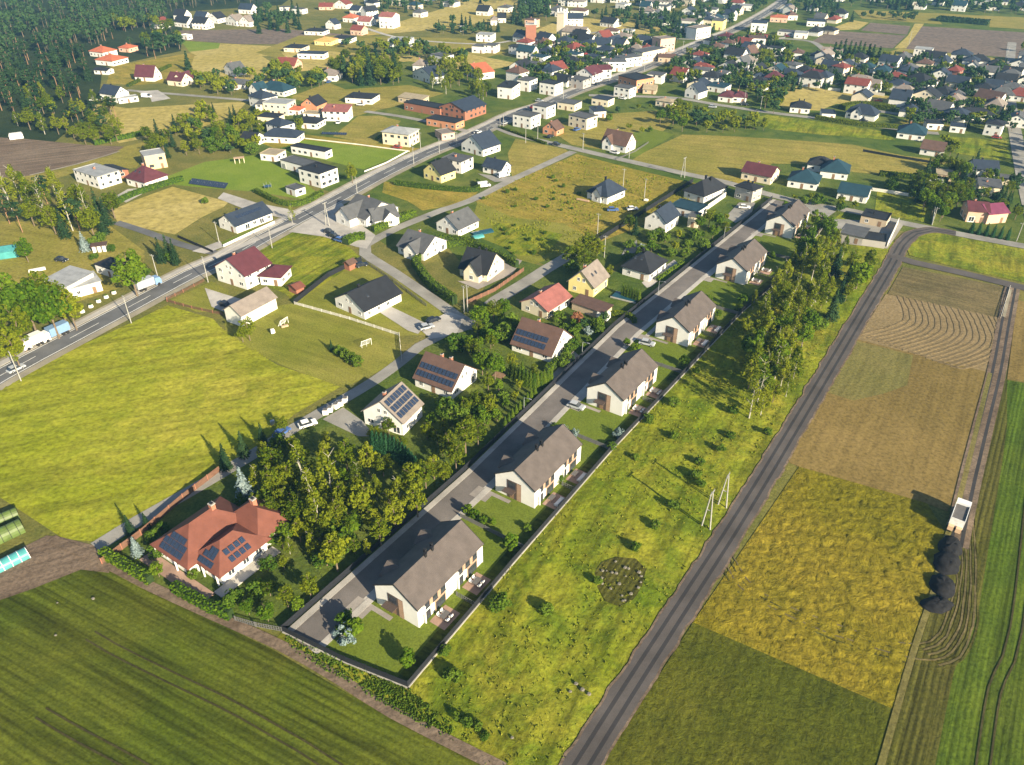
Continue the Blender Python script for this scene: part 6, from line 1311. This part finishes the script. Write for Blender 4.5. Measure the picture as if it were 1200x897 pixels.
for s in (-1.6,0,1.6): m.box(s-.5,-1.6,0,s+.5,1.6,2.3,'wall_white')
m.box(-2.6,-1.8,2.3,2.6,1.8,2.5,'roof_brown'); o=m.build('pavilion'); o.location=(X,Y,0); o.rotation_euler=(0,0,.3); tag(o,'small open pavilion with white pillars on the allotment','pavilion')
m=MB(); X,Y=G(281,191)
for s in (-2,0,2): 
    for q in (-1,1): m.tube((s,q,0),(s,q,2.3),.12,.12,'wall_cream')
m.box(-2.3,-1.3,2.3,2.3,1.3,2.42,'wood_light'); o=m.build('pergola'); o.location=(X,Y,0); o.rotation_euler=(0,0,.3); tag(o,'small wooden pergola at the edge of the upper lawn','pergola')
def solarrow(x1,y1,x2,y2,rows,label):
    A=G(x1,y1);B=G(x2,y2); l=d2(A,B); an=math.atan2(B[1]-A[1],B[0]-A[0]); r=empty('solar_array',(A[0]+B[0])/2,(A[1]+B[1])/2,0,an,1,label,'solar array'); n=int(l/1.1)
    for j in range(rows):
        for i in range(n): o=inst('solar_panel',SOLAR,r,((i-(n-1)/2)*1.08,j*1.35+.5,.7+j*.72)); o.rotation_euler=(.5,0,0)
    m=MB()
    for i in range(0,n,3): m.tube(((i-(n-1)/2)*1.08,1.3,0),((i-(n-1)/2)*1.08,1.3,1.4),.06,.06,'metal_grey')
    m.build('support_frame',r)
solarrow(221,216,265,222,2,'row of ground-mounted solar panels on the upper lawn'); solarrow(376,158,407,159,1,'dark solar row on the field behind the bright lawn'); solarrow(965,139,978,141,1,'blue solar panels on the grey yard right of the black-roofed house')
for x,y,L_,w,lb,mt in ((565,273,8,3.6,'dark sliding pool cover beside the white cottage','pool_water'),(560,278,4,3,'paler half of the pool cover beside the white cottage','tarp_teal')):
    X,Y=G(x,y); m=MB(); m.extr([(math.cos(PI*i/8)*w/2,math.sin(PI*i/8)*.8) for i in range(9)],-L_/2,L_/2,'x',mt); o=m.build('pool_cover'); o.location=(X,Y,0); o.rotation_euler=(0,0,math.radians(28)); tag(o,lb,'pool cover')
m=MB(); X,Y=G(733,350); m.box(-4,-2,-.02,4,2,.35,'pool_water'); m.box(-4.2,-2.2,-.02,4.2,-2.01,.4,'concrete'); m.box(-4.2,2.01,-.02,4.2,2.2,.4,'concrete'); o=m.build('garden_pool'); o.location=(X,Y,LZ[0]); o.rotation_euler=(0,0,math.radians(-30)); tag(o,'teal garden pool in shade beside the yellow house','pool')
def bag(x,y,label):
    X,Y=G(x,y); m=MB(); m.box(-.65,-.65,0,.65,.65,1.25,'white_fabric',R.random()); m.box(-.5,-.5,1.25,.5,.5,1.4,'grey_fabric'); o=m.build('bulk_bag'); o.location=(X,Y,LZ[0]); tag(o,label,'bag','white bulk bags along the lane')
for x,y,n_ in ((382,486,'first'),(387,483,'second'),(394,479,'third'),(399,476,'fourth'),(405,472,'fifth')): bag(x,y,f'white bulk bag in the row beside the lane, {n_} from left')
for i,(x,y) in enumerate(((97,367),(107,361),(116,355),(125,350),(134,345))):
    X,Y=G(x,y); m=MB(); m.tube((0,0,0),(0,0,.9),.75,.6,'wall_white',10); m.tube((0,0,.9),(0,0,1.1),.62,.3,'lf_bush',8); o=m.build('planter'); o.location=(X,Y,LZ[0]); tag(o,f'round white planter at the roadside, {ORDW[i]+(" from left" if i else "")}','planter','round white planters along the road')
def tramp(x,y,label):
    X,Y=G(x,y); r=empty('trampoline',X,Y,LZ[0],0,1,label,'trampoline'); m=MB(); m.tube((0,0,.75),(0,0,.8),1.6,1.6,'trampoline',18); m.build('mat',r)
    for k in range(6): a=k*PI/3; m=MB(); m.tube((math.cos(a)*1.6,math.sin(a)*1.6,0),(math.cos(a)*1.6,math.sin(a)*1.6,2.),.05,.05,'metal_grey'); m.build('leg',r)
tramp(314,221,'round dark trampoline on the lawn of the modern villa')
for x,y,lx,ly,h,mt,nm,cat,lb in ((320,498,1.,.8,1.,'metal_grey','bin','bin','grey bin by the lane trees'),(334,384,2.,.8,.5,'wood_light','timber_pile','timber','pale timber pile beside the left football goal'),(320,391,1.1,1.1,1.1,'white_fabric','water_tank','tank','white water tank on the mown lot'),
   (44,318,5,1.6,.6,'white_fabric','sand_pile','pile','pale heap of sand on the allotment'),(683,236,5.5,.8,.5,'wood_light','timber_pile','timber','stack of pale timber before the lone slate-roofed house'),(757,236,1.5,1.2,.6,'white_fabric','pallet','pallet','white pallet on the dry meadow'),(20,163,6,3.,2.6,'wall_white','container','container','white container at the edge of the brown field'),(707,374,3.4,2.6,2.3,'frame_white','garden_shed','shed','small pale shed by the estate street beside the brown shed'),(585,441,3,2.4,.1,'wood','deck','deck','small wooden deck among the garden shrubs'),(646,495,1,.1,.1,'wood','x','x','x')):
    if nm=='x': continue
    X,Y=G(x,y); m=MB(); m.box(-lx/2,-ly/2,0,lx/2,ly/2,h*.8,mt,); m.box(-lx/2*.9,-ly/2*.85,h*.8,lx/2*.9,ly/2*.85,h,mt); o=m.build(nm); o.location=(X,Y,LZ[0]); o.rotation_euler=(0,0,math.radians(30 if x<400 else -30)); tag(o,lb,cat)
# loose tall grass: meadow and crop edges
def tufts(name,poly,n,h,mat,label,seed=1,world=False):
    r=random.Random(seed); w=[G(*p) for p in poly]; x0,x1=min(p[0] for p in w),max(p[0] for p in w); y0,y1=min(p[1] for p in w),max(p[1] for p in w); m=MB(); k=0
    while k<n:
        X=r.uniform(x0,x1);Y=r.uniform(y0,y1)
        if not inpoly(X,Y,w): continue
        k+=1
        if noise.noise((X*.09,Y*.09,seed))<r.uniform(-.35,.25): continue
        for j in range(3):
            a=r.random()*6.28; hh=h*r.uniform(.5,1.3); dx,dy=math.cos(a)*.22,math.sin(a)*.22; x=X+r.uniform(-.3,.3); y=Y+r.uniform(-.3,.3); b=hh*.5
            m.add([(x-dy,y+dx,0),(x+dy,y-dx,0),(x+dy*.4+dx*b,y-dx*.4+dy*b,hh),(x-dy*.4+dx*b*1.4,y+dx*.4+dy*b,hh*.9)],[(0,1,2,3)],mat)
    return tag(m.build(name),label,'grass',None,'stuff')
tufts('meadow_grass',[(480,806),(560,708),(715,528),(870,366),(935,320),(972,380),(945,435),(848,598),(662,885),(625,960),(590,950),(555,875)],3000,.42,'lf_grass','tall tufted yellow-green grass of the meadow beside the new estate',2)
tufts('edge_grass',[(334,744),(478,810),(560,868),(600,900),(560,884),(450,826),(330,756)],1500,.4,'lf_bush','rank green grass along the front fence of the new estate',3)
tufts('dry_grass',[(560,238),(600,214),(676,183),(745,201),(835,222),(700,284),(640,300),(575,262)],2500,.5,'lf_grass','dry tufted grass of the middle meadow',4)
# ---------------------------------------------------------------- sky, sun, haze, camera
SHAD=129.; EL=23.5
w=bpy.data.worlds.new('World'); scene.world=w; w.use_nodes=True; nt=w.node_tree
bg=nt.nodes['Background']; sk=nt.nodes.new('ShaderNodeTexSky'); sk.sky_type='NISHITA'; sk.sun_disc=False
saz=SHAD-180.      # world angle towards the sun
sk.sun_elevation=math.radians(EL); sk.sun_rotation=math.radians(90-saz); sk.air_density=1.; sk.dust_density=1.; sk.ozone_density=1.5
nt.links.new(sk.outputs[0],bg.inputs[0]); bg.inputs[1].default_value=.064
sl=bpy.data.lights.new('sun','SUN'); sl.energy=5.0; sl.angle=math.radians(.5); sl.color=(1,.865,.62)
so=bpy.data.objects.new('sun',sl); COL.objects.link(so)
dv=Vector((math.cos(math.radians(saz))*math.cos(math.radians(EL)),math.sin(math.radians(saz))*math.cos(math.radians(EL)),math.sin(math.radians(EL))))
so.rotation_euler=dv.to_track_quat('Z','Y').to_euler(); so.location=(0,0,150)
HAZE=True
if HAZE:
    m=MB(); m.box(-1300,-120,-1.5,1300,1300,125,'haze') if False else None
    hm=bpy.data.materials.new('haze'); hm.use_nodes=True; n2=hm.node_tree; n2.nodes.clear(); o_=n2.nodes.new('ShaderNodeOutputMaterial'); pv=n2.nodes.new('ShaderNodeVolumePrincipled')
    pv.inputs['Color'].default_value=(.26,.60,1.,1); pv.inputs['Density'].default_value=.00013; pv.inputs['Anisotropy'].default_value=.1
    n2.links.new(pv.outputs[0],o_.inputs['Volume']); MATS['haze']=hm
    m=MB(); m.box(-1500,-150,-1.2,1500,1500,118,'haze'); o=m.build('haze'); tag(o,kind='stuff',label='thin blue daylight haze over the whole village',cat='haze')
cam=bpy.data.cameras.new('camera'); co=bpy.data.objects.new('camera',cam); COL.objects.link(co); scene.camera=co
co.location=(0,0,CAMH); co.rotation_euler=(PI/2-P,0,0); cam.sensor_width=36; cam.lens=36*F/1200; cam.clip_start=1; cam.clip_end=9000
scene.view_settings.view_transform='Standard'; scene.view_settings.look='None'; scene.view_settings.gamma=1; scene.view_settings.use_curve_mapping=False
scene.view_settings.exposure=1.42
scene.cycles.volume_bounces=0; scene.cycles.max_bounces=5; scene.cycles.diffuse_bounces=2; scene.cycles.transmission_bounces=2; scene.cycles.transparent_max_bounces=4
